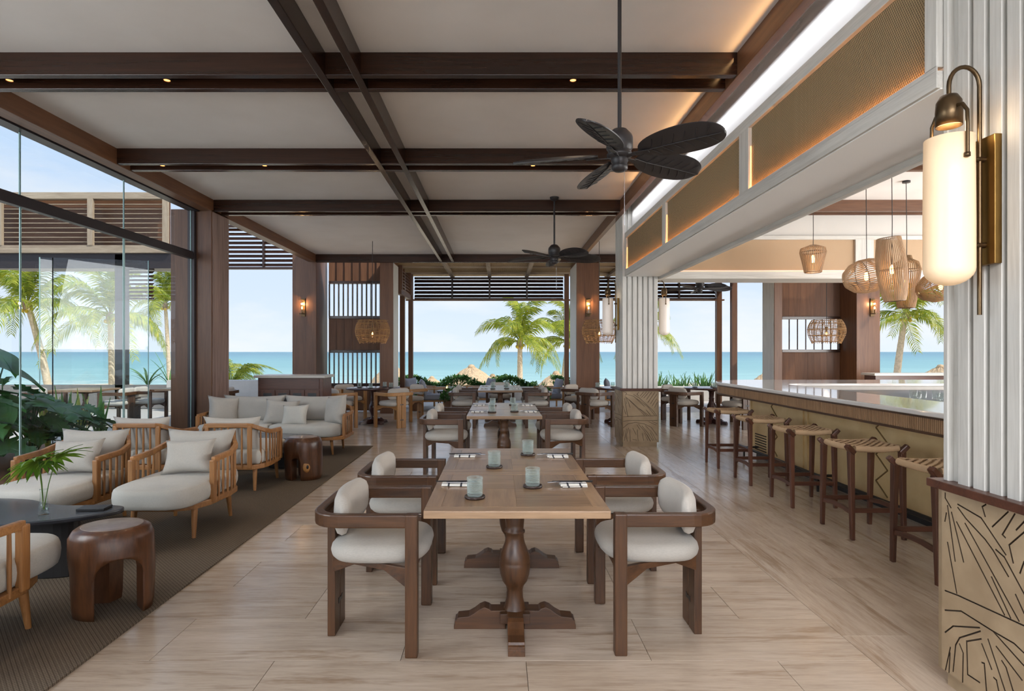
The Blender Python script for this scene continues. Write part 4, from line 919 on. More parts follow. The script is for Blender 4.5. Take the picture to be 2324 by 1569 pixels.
round_group(2.50, 12.3, [(1.88, 11.78, 'walnut armchair turned back-on beside the foot of the white column'), (1.70, 12.95, 'walnut armchair in front of the brown column, behind the white column'), (3.1, 12.9, 'walnut armchair at the round table hidden behind the white column')],
            walnut_chair, 'behind the mid-room white column', 'walnut armchairs at the column table', [(-.45, -.05), (-.1, .1)])
round_group(4.45, 12.3, [(3.72, 11.95, 'walnut armchair facing the bar at the round table behind the first stool'), (3.80, 12.85, 'walnut armchair farther toward the sea at the table behind the first stool'), (5.15, 12.2, 'walnut armchair on the bar end of the table behind the first stool'), (4.7, 11.5, 'walnut armchair right behind the bar corner')],
            walnut_chair, 'behind the rounded bar corner', 'walnut armchairs by the bar corner', [(-.35, .0), (0, -.2), (.1, .2)])

# ------------------------------------------------------------------ bar stools
def bar_stool():
    r = empty('bar_stool', category='stool'); H = .755
    for sx in (-1, 1):
        for sy in (-1, 1):
            b = Vector((sx * .205, sy * .218, 0)); tp = Vector((sx * .205, sy * .195, H - .055))
            MB().bar(b, tp, .028, .032, .042, .046).build('leg', 'mahogany_z', r, bevel=.004)
            MB().bar(tp + Vector((-sx * .018, 0, -.012)), tp + Vector((sx * .040, sy * .012, .052)), .056, .040, .046, .036).build('horn', 'mahogany_x', r, bevel=.009)
    for sy in (-1, 1): MB().bar((-.19, sy * .212, .235), (.19, sy * .212, .235), .02, .038).build('stretcher', 'mahogany_x', r, bevel=.004)
    for sx in (-1, 1): MB().sweep([(sx * .203, -.20, .215), (sx * .203, -.07, .232), (sx * .203, .07, .232), (sx * .203, .20, .215)], .02, .036).build('stretcher', 'mahogany_y', r, bevel=.003)
    zs = H - .028
    def wrap(p, q, sag_):
        m = MB(); p, q = Vector(p), Vector(q); n = 30; pts = []
        for i in range(n + 1):
            t = i / n; pts.append(p.lerp(q, t) - Vector((0, 0, sag_ * 4 * t * (1 - t))))
        m.tube(pts, [.0255 if i % 2 else .0235 for i in range(n + 1)], 10); return m
    for sy in (-1, 1): wrap((-.175, sy * .195, zs), (.175, sy * .195, zs), .010).build('wrapped_rail', 'rope', r)
    for sx in (-1, 1): wrap((sx * .200, -.165, zs), (sx * .200, .165, zs), .004).build('wrapped_rail', 'rope', r)
    wv = MB(); n = 12
    def sag(x, y): return zs + .022 - .012 * (1 - (x / .2) ** 2) - .003 * (1 - (y / .2) ** 2)
    for k in range(n):
        c = -.172 + .344 * k / (n - 1)
        for ax in (0, 1):
            vs = []; seg = 36
            for i in range(seg + 1):
                u = -.195 + .39 * i / seg; over = .0042 * math.sin(math.pi * (u / .0313 + k + ax))
                for off in (-.0078, .0078):
                    x, y = (u, c + off) if ax == 0 else (c + off, u); vs.append((x, y, sag(x, y) + over + (0 if ax else .001)))
            wv.add(vs, [(2 * i, 2 * i + 1, 2 * i + 3, 2 * i + 2) for i in range(seg)], 0, True)
    wv.build('woven_seat', 'rope', r, kind='stuff')
    return Proto(r)
stool = bar_stool()
for i, (y, lab) in enumerate(((7.755, 'woven-seat bar stool farthest along, at the rounded bar end'), (6.785, 'woven-seat bar stool, second from the rounded bar end'), (5.85, 'woven-seat bar stool in the middle of the five'), (4.895, 'woven-seat bar stool, second from the near white column'), (3.98, 'woven-seat bar stool partly hidden by the near white column'))):
    stool.put((3.02, y, 0), 0, lab, 'bar stools along the counter')

# ------------------------------------------------------------------ lounge armchairs (front faces local -Y)
def spindles(r, path_lo, path_hi, ts, rad, mat='teak_z', name='spindle'):
    def at(p, t):
        L = [(Vector(b) - Vector(a)).length for a, b in zip(p[:-1], p[1:])]; s = t * sum(L)
        for (a, b), l in zip(zip(p[:-1], p[1:]), L):
            if s <= l + 1e-9: return Vector(a).lerp(Vector(b), s / l)
            s -= l
        return Vector(p[-1])
    for t in ts:
        a, b = at(path_lo, t), at(path_hi, t); m_ = a.lerp(b, .5); MB().tube([a, m_, b], [rad, rad * 1.18, rad], 8).build(name, mat, r)
def lounge_chair(pillow=True):
    r = empty('lounge_chair', category='armchair')
    hi = [(-.335, -.12, .60), (-.345, .18, .612), (-.325, .32, .645), (-.25, .43, .70), (-.20, .455, .708), (.20, .455, .708), (.25, .43, .70), (.325, .32, .645), (.345, .18, .612), (.335, -.12, .60)]
    MB().sweep(hi, .034, .048).build('arm_rail', 'teak_x', r, bevel=.008)
    lo = [(-.335, -.12, .255), (-.345, .18, .255), (-.325, .32, .255), (-.25, .43, .255), (-.20, .455, .255), (.20, .455, .255), (.25, .43, .255), (.325, .32, .255), (.345, .18, .255), (.335, -.12, .255)]
    base = [(-.335, -.14), (-.355, .18), (-.335, .33), (-.25, .45), (.25, .45), (.335, .33), (.355, .18), (.335, -.14), (.27, -.30), (.15, -.36), (-.15, -.36), (-.27, -.30)]
    MB().prism(base, .235, .285).build('seat_frame', 'teak_x', r, bevel=.008)
    for s in (-1, 1):
        MB().box(s * .335 - .02, s * .335 + .02, -.145, -.09, .26, .60).build('arm_post', 'teak_z', r, bevel=.008)
        MB().bar((s * .225, .452, .25), (s * .225, .452, .70), .045, .03).build('back_post', 'teak_z', r, bevel=.006)
        for y, dy in ((-.23, -.03), (.35, .03)): MB().tube([(s * .24, y, .24), (s * .25, y + dy, 0)], [.026, .015], 12).build('leg', 'teak_z', r)
    sl_, sh_ = lo[:4], hi[:4]
    for side in (0, 1):
        a, b = ([x for x in lo[:5]], [x for x in hi[:5]]) if side == 0 else ([x for x in lo[5:]][::-1], [x for x in hi[5:]][::-1])
        spindles(r, a, b, [.14, .26, .38, .50, .62, .76], .0095)
    spindles(r, [lo[4], lo[5]], [hi[4], hi[5]], [.14, .32, .5, .68, .86], .0095)
    out = [(-.31, .40), (-.325, .1), (-.33, -.15), (-.325, -.30)] + [(-.32 + .20 * (1 - math.cos(R(a))), -.34 - .20 * math.sin(R(a))) for a in range(10, 91, 16)]
    out = out + [(-x, y) for x, y in out[::-1]]; out = out + [(.15, .42), (-.15, .42)]
    dense = []
    for a, b in zip(out, out[1:] + out[:1]):
        k = max(1, int((Vector(a) - Vector(b)).length / .05))
        for i in range(k): dense.append((a[0] + (b[0] - a[0]) * i / k, a[1] + (b[1] - a[1]) * i / k))
    MB().cushion(dense, .285, .435, .028, .012).build('seat_cushion', 'linen_light', r)
    M = Matrix.Translation((0, .325, .60)) @ Euler((R(78), 0, 0)).to_matrix().to_4x4()
    MB().pillow(.62, .40, .17, M).build('back_cushion', 'linen', r)
    return Proto(r)
lch = lounge_chair()
G = 'teak lounge armchairs'
lch.put((-3.65, 4.95, .012), 0, 'teak lounge armchair facing the black coffee table, nearer the glass wall', G)
lch.put((-2.69, 4.95, .012), 0, 'teak lounge armchair facing the black coffee table, nearer the dining tables', G)
lch.put((-3.84, 6.67, .012), R(180), 'teak lounge armchair turned back-on, nearer the glass wall', G)
lch.put((-2.87, 6.67, .012), R(180), 'teak lounge armchair turned back-on, beside the far stump stool', G)
lch.put((-2.785, 2.90, .012), R(180), 'teak lounge armchair cut off by the picture edge, nearest to us', G)
def throw(loc, w_, h_, t_, rot, label, mat='linen'):
    MB().pillow(w_, h_, t_).build('throw_pillow', mat, None, loc, rot, label=label, category='pillow', group='linen throw pillows')
throw((-3.62, 5.03, .605), .44, .30, .13, (R(68), R(-3), 0), 'linen lumbar pillow on the lounge chair nearer the glass wall')
throw((-2.66, 5.03, .605), .44, .30, .13, (R(68), R(-3), 0), 'linen lumbar pillow on the lounge chair nearer the dining tables')
# sofa
sf = empty('sofa', (-3.31, 8.80, .012), 0, label='long teak sofa with grey linen cushions in front of the cabinet', category='sofa')
W2 = 1.06
hi = [(-W2, -.30, .56), (-W2 - .01, .15, .575), (-W2 + .06, .32, .63), (-W2 + .2, .40, .66), (W2 - .2, .40, .66), (W2 - .06, .32, .63), (W2 + .01, .15, .575), (W2, -.30, .56)]
lo = [(x, y, .25) for x, y, z in hi]
MB().sweep(hi, .034, .045).build('arm_rail', 'teak_x', sf, bevel=.007)
MB().prism([(-W2 - .02, -.32), (-W2 - .02, .2), (-W2 + .1, .40), (W2 - .1, .40), (W2 + .02, .2), (W2 + .02, -.32), (W2 - .12, -.44), (-W2 + .12, -.44)], .225, .275).build('seat_frame', 'teak_x', sf, bevel=.008)
for s in (-1, 1):
    MB().box(s * W2 - .02, s * W2 + .02, -.325, -.27, .25, .56).build('arm_post', 'teak_z', sf, bevel=.008)
    for y in (-.30, .28): MB().tube([(s * .88, y, .23), (s * .90, y, 0)], [.026, .015], 12).build('leg', 'teak_z', sf)
spindles(sf, lo[:4], hi[:4], [.14, .27, .40, .53, .66, .80], .0095); spindles(sf, lo[4:][::-1], hi[4:][::-1], [.14, .27, .40, .53, .66, .80], .0095)
spindles(sf, lo[3:5], hi[3:5], [i / 12 for i in range(13)], .0095)
for s in (-1, 1):
    o_ = []
    pts = [(0.006, .34), (.006, -.40), (.3, -.50), (.7, -.52), (.92, -.48), (1.02, -.38), (1.035, -.2), (1.035, .2), (.98, .34)]
    for a, b in zip(pts, pts[1:] + pts[:1]):
        k = max(1, int((Vector(a) - Vector(b)).length / .05))
        for i in range(k): o_.append((s * (a[0] + (b[0] - a[0]) * i / k), a[1] + (b[1] - a[1]) * i / k))
    MB().cushion(o_, .275, .435, .03, .012).build('seat_cushion', 'linen_light', sf)
    MB().pillow(.98, .44, .19, Matrix.Translation((s * .47, .25, .61)) @ Euler((R(76), 0, 0)).to_matrix().to_4x4(), 16).build('back_cushion', 'linen', sf)
throw((-4.16, 8.86, .625), .46, .42, .17, (R(76), R(6), R(38)), 'square linen pillow in the corner of the sofa nearest the brown column')
throw((-2.44, 8.74, .625), .48, .45, .18, (R(78), R(-8), R(-42)), 'square linen pillow at the sofa end beside the dining area')
throw((-3.24, 8.72, .60), .50, .40, .14, (R(66), R(4), R(6)), 'wide linen pillow leaning in the middle of the sofa')
throw((-2.98, 8.56, .575), .40, .33, .13, (R(66), R(-3), R(-4)), 'smaller linen pillow in front of the wide one on the sofa', 'linen_light')
# coffee tables
def blob(pts, n=10):
    k = len(pts); o_ = []
    for i in range(k):
        p0, p1, p2, p3 = [Vector(pts[(i + j - 1) % k]) for j in range(4)]
        for s in range(n):
            t_ = s / n; o_.append(tuple(.5 * ((2 * p1) + (-p0 + p2) * t_ + (2 * p0 - 5 * p1 + 4 * p2 - p3) * t_ ** 2 + (-p0 + 3 * p1 - 3 * p2 + p3) * t_ ** 3)))
    return o_
def coffee_table(loc, pts, legs, label):
    r = empty('coffee_table', loc, 0, label=label, category='table', group='black coffee tables')
    MB().prism(blob(pts), .37, .40).build('tabletop', 'dark_stone', r, bevel=.008)
    for (x, y, a, b) in legs: MB().prism([(x + u, y + v) for u, v in superell(a, b, 24, 2.6)], 0, .37).build('leg_slab', 'black_base', r, bevel=.006)
    return r
coffee_table((-3.3, 3.98, .012), [(-1.0, -.1), (-.75, -.38), (-.3, -.36), (.1, -.30), (.45, -.16), (.66, .02), (.66, .15), (.5, .20), (.22, .19), (.02, .26), (-.2, .36), (-.6, .38), (-.9, .22)], [(-.55, 0, .22, .2), (.22, -.05, .26, .09)], 'black organic-shaped coffee table holding the vase')
coffee_table((-3.05, 7.62, .012), [(-.9, -.05), (-.6, -.33), (-.1, -.30), (.4, -.22), (.62, -.05), (.58, .12), (.3, .2), (-.1, .3), (-.6, .3)], [(-.4, 0, .22, .18), (.28, -.03, .2, .12)], 'black organic-shaped coffee table between the sofa and the back-turned chairs')
# vase with fan palm leaf
vz = .413; vx, vy = -3.05, 3.93
vs_ = empty('vase', (vx, vy, vz), 0, label='small clear glass vase with palm cuttings on the coffee table', category='vase')
MB().lathe([(0, .004), (.030, 0), (.033, .01), (.028, .06), (.022, .11), (.021, .15), (.025, .17), (.022, .17), (.018, .15), (.019, .11), (.024, .06), (.027, .02), (0, .014)], 24).build('glass_body', 'thin_glass', vs_)
MB().lathe([(0, .015), (.025, .02), (.021, .08), (0, .085)], 18).build('water', 'thin_glass', vs_)
def fan_leaf_mesh(n=13, L=.20, seed=3):
    rnd = random.Random(seed); m = MB()
    for i in range(n):
        a = R(-125 + 250 * i / (n - 1)); l = L * (1 - .25 * abs(i / (n - 1) * 2 - 1)) * (.9 + .2 * rnd.random()); w0 = .0155
        d = Vector((math.cos(a), math.sin(a), 0)); n_ = Vector((-d.y, d.x, 0)); dr = .05 + .05 * rnd.random(); p = []
        for k in range(6):
            t_ = k / 5; c = d * (l * t_) + Vector((0, 0, .02 * t_ - dr * t_ ** 2.2)); ww = w0 * (math.sin(math.pi * min(1, .12 + .88 * t_)) ** .7 if k < 5 else .05)
            p += [c - n_ * ww + Vector((0, 0, .003)), c, c + n_ * ww + Vector((0, 0, .003))]
        m.add(p, [(3 * k + j, 3 * k + j + 1, 3 * k + 4 + j, 3 * k + 3 + j) for k in range(5) for j in (0, 1)], 0, True)
    return m
for k, (dx, dy, dz, rx, ry, rz, sc) in enumerate(((-.015, -.03, .36, 34, -6, -95, 1.1), (.06, .03, .37, -10, -32, 15, 1.0), (-.06, .04, .34, 10, 24, 150, .9))):
    mb = fan_leaf_mesh(15, .215 * sc, k); mb.build('palm_leaf', 'fan_leaf', vs_, (dx, dy, dz), (R(rx), R(ry), R(rz)))
    MB().tube([(0, 0, .03), (dx * .4, dy * .4, .2), (dx, dy, dz)], .0028, 6).build('stem', 'fan_leaf', vs_)
MB().box(-.09, .09, -.055, .055, 0, .016).build('menu_book', 'black_base', None, (-2.80, 4.06, .413), (0, 0, R(6)), bevel=.002, label='small black booklet lying at the tip of the coffee table', category='book')
# stump stools
def stump(loc, rz, label, seed, legs):
    r = empty('stump_stool', loc, rz, label=label, category='stool', group='carved wood stump stools')
    prof = [(0, 0), (.19, 0), (.198, .05), (.205, .2), (.208, .34), (.205, .43), (.19, .47), (.165, .487), (0, .487)]
    body = MB().lathe(prof, 40, smooth=True, sx=1.04, sy=.9).mesh('body')
    cut = MB(); rnd = random.Random(seed)
    for a, hgt, wd in legs:
        a = R(a); d = Vector((math.cos(a), math.sin(a), 0)); n_ = Vector((-d.y, d.x, 0)); pr = [(-wd, -.05)] + [(-wd * math.cos(R(t_)) , hgt - wd * .9 + wd * .9 * math.sin(R(t_))) for t_ in range(0, 181, 20)] + [(wd, -.05)]
        A = [n_ * u - d * .02 + Vector((0, 0, z)) for u, z in pr]; B_ = [n_ * (u * 1.15) + d * .3 + Vector((0, 0, z)) for u, z in pr]; k = len(pr)
        cut.add(A + B_, [tuple(range(k)), tuple(range(2 * k - 1, k - 1, -1))] + [(i, (i + 1) % k, k + (i + 1) % k, k + i) for i in range(k)])
    cm = cut.mesh('cut')
    a_ = bpy.data.objects.new('a', body); b_ = bpy.data.objects.new('b', cm); COL.objects.link(a_); COL.objects.link(b_)
    md = a_.modifiers.new('m', 'BOOLEAN'); md.object = b_; md.operation = 'DIFFERENCE'; md.solver = 'EXACT'; md.use_self = True
    me = bpy.data.meshes.new_from_object(a_.evaluated_get(bpy.context.evaluated_depsgraph_get())); bpy.data.objects.remove(a_); bpy.data.objects.remove(b_)
    me.materials.clear()
    for v in me.vertices:
        a = math.atan2(v.co.y, v.co.x); k = 1 + (.035 * math.sin(2 * a + seed) + .02 * math.sin(3 * a - v.co.z * 8 + seed)) * (1 if v.co.z < .46 else .4); v.co.x *= k; v.co.y *= k
    obj('stump_body', me, 'stump_wood', r)
    if seed == 2:
        kn = MB().lathe([(0, .010), (.018, .010), (.03, .006), (.05, 0), (.05, -.03)], 18, sy=1.35).build('knot', 'oak_z', r, (.196 * math.cos(R(-60)), .178 * math.sin(R(-60)), .16), (R(90), 0, R(30)), label='pale knot with a dark hole')
        MB().lathe([(0, .0125), (.013, .0125), (.014, .008)], 14, sy=1.7).build('knot_hole', 'black_base', kn)
    MB().lathe([(0, .4868), (.155, .4868), (.156, .488), (.151, .4895), (0, .4895)], 36, sx=1.04, sy=.9).build('top_face', 'stump_top', r)
    return r
stump((-2.24, 3.40, .012), 0, 'dark carved stump stool on three legs beside the near coffee table', 1, [(-46, .335, .105), (75, .31, .085), (190, .31, .085)])
stump((-2.31, 6.92, .012), 0, 'dark carved stump stool with a pale knot beside the far coffee table', 2, [(-100, .26, .05), (30, .12, .05), (150, .30, .07)])
# cabinet behind the sofa
cb = empty('cabinet', (-3.60, 10.38, 0), 0, label='low mahogany cabinet with pale stone top behind the sofa', category='cabinet')
MB().box(-.56, .56, -.26, .26, 0, 1.05).build('body', 'mahogany_x', cb, bevel=.005); MB().box(-.62, .60, -.30, .30, 1.05, 1.095).build('stone_top', 'stone_top', cb, bevel=.004)
MB().box(-.52, .50, -.275, -.26, .86, 1.03).build('drawer', 'mahogany_x', cb, bevel=.003)
for k in range(4):
    x = -.51 + k * .255; d_ = MB().box(x, x + .245, -.275, -.26, .1, .84).build('door', 'mahogany_z', cb, bevel=.003)
    MB().box(x + .05, x + .195, -.279, -.274, .5, .79).build('door_glass', 'dark_well', d_)
# console beyond the bar
cs = empty('console', (9.35, 13.3, 0), 0, label='pale stone-topped console before the window behind the bar', category='console')
MB().box(-1.0, 1.3, -.25, .25, .97, 1.02).build('stone_top', 'stone_top', cs, bevel=.004); MB().box(-.95, 1.25, -.2, .2, 0, .97).build('body', 'mahogany_x', cs)
# ------------------------------------------------------------------ palms
def frond_mesh(L, arch, droop, seed, nl=46):
    rnd = random.Random(seed); m = MB(); pts = []
    for i in range(13):
        t = i / 12; pts.append(Vector((L * t * (1 - .18 * t * t), 0, arch * L * math.sin(t * 1.7) * .55 - droop * L * t ** 2.4)))
    m.tube(pts, [.035 * (1 - .85 * i / 12) for i in range(13)], 5)
    def at(t):
        s = t * 12; i = min(11, int(s)); return pts[i].lerp(pts[i + 1], s - i), (pts[i + 1] - pts[i]).normalized()
    for k in range(nl):
        t = .10 + .89 * k / (nl - 1); c, d = at(t); ll = L * .30 * math.sin(math.pi * (.12 + .80 * t)) ** .8 * (.85 + .3 * rnd.random())
        for s in (-1, 1):
            side = Vector((0, s, 0)); dirv = (d * .55 + side * .75 + Vector((0, 0, -.12 - .35 * rnd.random()))).normalized(); w_ = .028 + .014 * rnd.random()
            up = d.cross(side).normalized() if s > 0 else side.cross(d).normalized()
            a = c; b = c + dirv * ll * .5; e_ = b + (dirv + Vector((0, 0, -.7 - .4 * rnd.random()))).normalized() * ll * .5
            wv = d * w_
            m.add([a - wv * .6, a + wv * .6, b + wv, b - wv, e_], [(0, 1, 2, 3), (3, 2, 4)], 0, False)
    return m.mesh('frond')
FR = [frond_mesh(3.6, .9, .55, 1), frond_mesh(3.6, .5, .75, 2), frond_mesh(3.4, 1.25, .35, 3), frond_mesh(3.4, .15, .85, 4)]
FN = [m for m in FR]
for m in FR: m.materials.append(MAT['palm_leaf'])
def palm(base, top, r0, label, seed, n=19, sc=1.0, nuts=True):
    rnd = random.Random(seed); r = empty('palm_tree', base, 0, label=label, category='palm', group='coconut palms on the beach')
    b, t_ = Vector((0, 0, 0)), Vector(top) - Vector(base); mid = b.lerp(t_, .5) + Vector((.25 * (1 if t_.x < 0 else -1) * min(1, abs(t_.x)), 0, 0))
    tm = MB(); k = 26; pts = []; rr = []
    for i in range(k + 1):
        u = i / k; p = b * (1 - u) ** 2 + mid * 2 * u * (1 - u) + t_ * u * u; pts.append(p); rr.append(r0 * (1.35 - .45 * u) * (1 + .05 * (i % 2)))
    tm.tube(pts, rr, 12).build('trunk', 'trunk', r)
    for i in range(n):
        lay = i / n; a = 2.39996 * i + rnd.random() * .5; kind = 2 if lay < .3 else (0 if lay < .62 else (1 if lay < .85 else 3))
        pitch = (-R(42) if lay < .3 else (-R(18) if lay < .62 else R(2)))
        o_ = obj('frond', FR[kind], None, r, tuple(t_ + Vector((0, 0, -.05))), (rnd.uniform(-.5, .5), pitch + rnd.uniform(-.12, .12), a)); s = sc * rnd.uniform(.85, 1.1); o_.scale = (s, s, s)
    MB().lathe([(r0 * .9, -.45), (r0 * 1.5, -.2), (r0 * 1.4, .05), (0, .25)], 14, tuple(t_)).build('crown_shaft', 'palm_trunk_dark', r)
    if nuts:
        for i in range(5):
            a = i * 1.3; MB().lathe([(0, -.11), (.07, -.08), (.10, 0), (.07, .09), (0, .12)], 10, tuple(t_ + Vector((.24 * math.cos(a), .24 * math.sin(a), -.28 - .04 * i)))).build('coconut', 'coconut', r)
def W(px, py, Y): return ((px - 1133) / 1332 * Y, Y, 1.5 - (py - 799) / 1332 * Y)
def palm_px(px0, px1, py1, Y, label, seed, sc=1.0, r0=.14, **k):
    b = W(px0, 0, Y); t_ = W(px1, py1, Y); palm((b[0], Y, -1.75), t_, r0, label, seed, sc=sc, **k)
palm_px(1180, 1180, 775, 40, 'coconut palm in the middle sea view, with an upright pale trunk', 5, 1.0, .16)
palm_px(1276, 1288, 775, 43, 'coconut palm half hidden behind the terrace post', 8, 1.0, .13)
palm_px(1455, 1466, 745, 42, 'coconut palm mostly hidden by the mid-room white column', 11, .85, .13)
palm_px(2030, 2056, 712, 36, 'leaning coconut palm in the window behind the bar', 14, 1.05, .16)
palm_px(118, 62, 690, 34, 'leaning coconut palm seen through the glass wall, farther along the court', 17, 1.05, .16)
palm_px(255, 250, 715, 36, 'coconut palm beside the dark pavilion post, seen through glass', 20, 1.15, .15)
palm_px(385, 375, 690, 46, 'coconut palm seen between the pavilion post and the brown column', 23, .95, .13)
# ------------------------------------------------------------------ thatch parasols
def parasol(px, pk, pe, half, Y, label):
    x, y, zt = W(px, pk, Y); ze = W(px, pe, Y)[2]; rad = half / 1332 * Y; r = empty('thatch_parasol', (x, y, -2.6), 0, label=label, category='parasol', group='thatched beach parasols')
    H = zt + 2.6; E_ = ze + 2.6; m = MB(); rnd = random.Random(px); rings = []
    for i in range(9):
        t = i / 8; rr = rad * (t ** .85) if i else .10; z = H - (H - E_) * (t ** 1.15); rings.append([(rr * math.cos(2 * math.pi * j / 40) * (1 + .03 * rnd.uniform(-1, 1)), rr * math.sin(2 * math.pi * j / 40) * (1 + .03 * rnd.uniform(-1, 1)), z + rnd.uniform(-.04, .04)) for j in range(40)])
    vs = [p for q_ in rings for p in q_]; m.add(vs, [(i * 40 + j, i * 40 + (j + 1) % 40, (i + 1) * 40 + (j + 1) % 40, (i + 1) * 40 + j) for i in range(8) for j in range(40)] + [tuple(range(40))], 0, False)
    for j in range(140):
        a = 2 * math.pi * j / 140; m.bar((rad * .97 * math.cos(a), rad * .97 * math.sin(a), E_ + .06), (rad * 1.04 * math.cos(a), rad * 1.04 * math.sin(a), E_ - .18 - .1 * rnd.random()), .07, .015)
    m.build('thatch_roof', 'thatch', r)
    MB().lathe([(.16, H - .15), (.22, H - .05), (.14, H + .08), (0, H + .12)], 14).build('cap', 'thatch', r)
    MB().tube([(0, 0, .0), (0, 0, H - .1)], .07, 10).build('pole', 'palm_trunk_dark', r)
parasol(1070, 832, 872, 62, 32, 'large thatched parasol in the middle sea view')
parasol(1118, 852, 876, 32, 44, 'thatched parasol peeking out behind the large one')
parasol(980, 857, 874, 26, 46, 'small distant thatched parasol beside the large one')
parasol(1262, 846, 876, 42, 36, 'thatched parasol at the foot of the palm beside the post')
parasol(888, 826, 880, 56, 27, 'thatched parasol behind the slim brown post and slatted screen')
parasol(2135, 832, 866, 52, 32, 'thatched parasol in the window behind the bar')
parasol(1738, 846, 872, 34, 38, 'thatched parasol half behind the slim post by the bar')
# ------------------------------------------------------------------ hedges and garden plants
def leaf_cloud(n, box, size, seed, clumps=None):
    rnd = random.Random(seed); m = MB(); x0, x1, y0, y1, z0, z1 = box
    for i in range(n):
        c = Vector((rnd.uniform(x0, x1), rnd.uniform(y0, y1), 0)); top = z1 * (.80 + .2 * math.sin(c.x * 4.1 + c.y * 3)) ; c.z = rnd.uniform(z0, top) if rnd.random() < .5 else top - rnd.random() * .08
        d = Vector((rnd.uniform(-1, 1), rnd.uniform(-1, .6), rnd.uniform(-.1, 1))).normalized(); s_, u = frame_of(d); L = size * rnd.uniform(.7, 1.3); w_ = L * .28
        m.add([c, c + d * L * .5 + s_ * w_, c + d * L - u * L * .1, c + d * L * .5 - s_ * w_], [(0, 1, 2, 3)])
    return m
def hedge(x0, x1, y0, y1, z1, n, label, seed):
    r = empty('hedge', (0, 0, 0), 0, label=label, category='hedge')
    leaf_cloud(n, (x0, x1, y0, y1, .1, z1), .11, seed).build('foliage', 'hedge_leaf', r, kind='stuff')
    st = MB(); rnd = random.Random(seed)
    for i in range(int((x1 - x0) * 3)):
        x = rnd.uniform(x0, x1); y = rnd.uniform(y0, y1); st.tube([(x, y, .0), (x + rnd.uniform(-.1, .1), y, z1 * .8)], .008, 5)
    st.build('branches', 'palm_trunk_dark', r, kind='stuff')
hedge(-3.6, 1.2, 18.75, 19.3, .70, 7000, 'low clipped green hedge under the middle sea view', 1)
hedge(1.7, 3.2, 18.75, 19.3, .70, 2000, 'low green hedge beside the brown column', 2)
hedge(-9.8, -6.5, 18.75, 19.2, .45, 2200, 'dark green hedge behind the court parapet', 3)
hedge(6.6, 9.5, 18.75, 19.2, .45, 1500, 'low green hedge beyond the bar window', 4)
def spiky(x, y, z, n, L, label, seed, mat='spiky_leaf', spread=1.0, group='spiky long-leaved plants', name='spiky_plant', wid=.028):
    rnd = random.Random(seed); r = empty(name, (x, y, z), 0, label=label, category='plant', group=group)
    for i in range(n):
        a = 2.4 * i + rnd.random(); lean = (.25 + .8 * rnd.random()) * spread; l = L * rnd.uniform(.7, 1.15); d = Vector((math.cos(a), math.sin(a), 0)); n_ = Vector((-d.y, d.x, 0)); vs = []
        for k in range(8):
            t = k / 7; c = d * (lean * l * .75 * t ** 1.3) + Vector((0, 0, l * (t - .42 * lean * t * t))); w_ = wid * (math.sin(math.pi * (.18 + .8 * t)) if k < 7 else .05)
            vs += [c - n_ * w_ + d * .01, c, c + n_ * w_ + d * .01]
        MB().add(vs, [(3 * k + j, 3 * k + j + 1, 3 * k + 4 + j, 3 * k + 3 + j) for k in range(7) for j in (0, 1)], 0, True).build('leaf', mat, r)
for i in range(9): spiky(4.9 + .22 * i * 1.05 - (.0), 18.75 + .12 * (i % 3), .20, 11, .72, 'spiky long-leaved plant in the planter by the bar, %s from the white column' % ['first', 'second', 'third', 'fourth', 'fifth', 'sixth', 'seventh', 'eighth', 'ninth'][i], 40 + i)
spiky(.9, 18.8, .15, 10, .55, 'spiky long-leaved plant behind the back dining table', 60); spiky(1.35, 18.8, .15, 8, .5, 'spiky long-leaved plant beside the terrace post', 61)
for i, x in enumerate((-8.0, -8.9, -9.5)): spiky(x - .2, 16.2, .55, 12, 1.0, 'arching spiky plant on the pavilion parapet, %s from the brown column' % ['first', 'second', 'third'][i], 63 + i, spread=1.6)
# young palm outside the opening beside the cabinet
def little_palm(x, y, z, n, sc, label, seed):
    rnd = random.Random(seed); r = empty('young_palm', (x, y, z), 0, label=label, category='palm')
    for i in range(n):
        o_ = obj('frond', FR[(0, 2, 1)[i % 3]], None, r, (0, 0, 0), (rnd.uniform(-.4, .4), -R(30) + rnd.uniform(-.3, .3), 2.4 * i)); s = sc * rnd.uniform(.8, 1.1); o_.scale = (s, s, s)
    MB().tube([(0, 0, -.6), (0, 0, .05)], .05, 8).build('trunk', 'trunk', r)
little_palm(-7.6, 16.6, .55, 9, .38, 'young feathery palm outside the opening beside the cabinet', 3)
# planted court behind the glass
B(-7.4, -4.96, 2.4, 8.6, -.02, .16).build('planting_bed', 'terracotta', label='dark earth planting bed behind the glass wall', category='planting bed')
def big_leaf_mesh(L, wd, lobes, seed):
    m = MB(); n = 16; vs = []
    for i in range(n + 1):
        t = i / n; w_ = wd * (math.sin(math.pi * (.04 + .96 * t)) ** .65) * (1 - .35 * t) * (1 - (.45 * (math.sin(t * lobes * math.pi) > .2) * (lobes > 0)))
        if i == n: w_ = .002
        for j in range(7):
            v = j / 6 * 2 - 1; vs.append((L * (t - .12) - .12 * L * abs(v) * (1 - t), v * w_, .05 * L * abs(v) - .35 * L * t * t + .008 * math.sin(6 * t + 4 * v)))
    m.add(vs, [(i * 7 + j, (i + 1) * 7 + j, (i + 1) * 7 + j + 1, i * 7 + j + 1) for i in range(n) for j in range(6)], 0, True)
    m.tube([(L * (i / 8 - .12), 0, -.35 * L * (i / 8) ** 2 - .003) for i in range(9)], [.008 * (1 - i / 9) + .002 for i in range(9)], 5)
    return m.mesh('leaf')
BL = [big_leaf_mesh(.55, .24, 0, 1), big_leaf_mesh(.5, .26, 9, 2), big_leaf_mesh(.4, .2, 11, 3)]
for m in BL: m.materials.append(MAT['dark_leaf'])
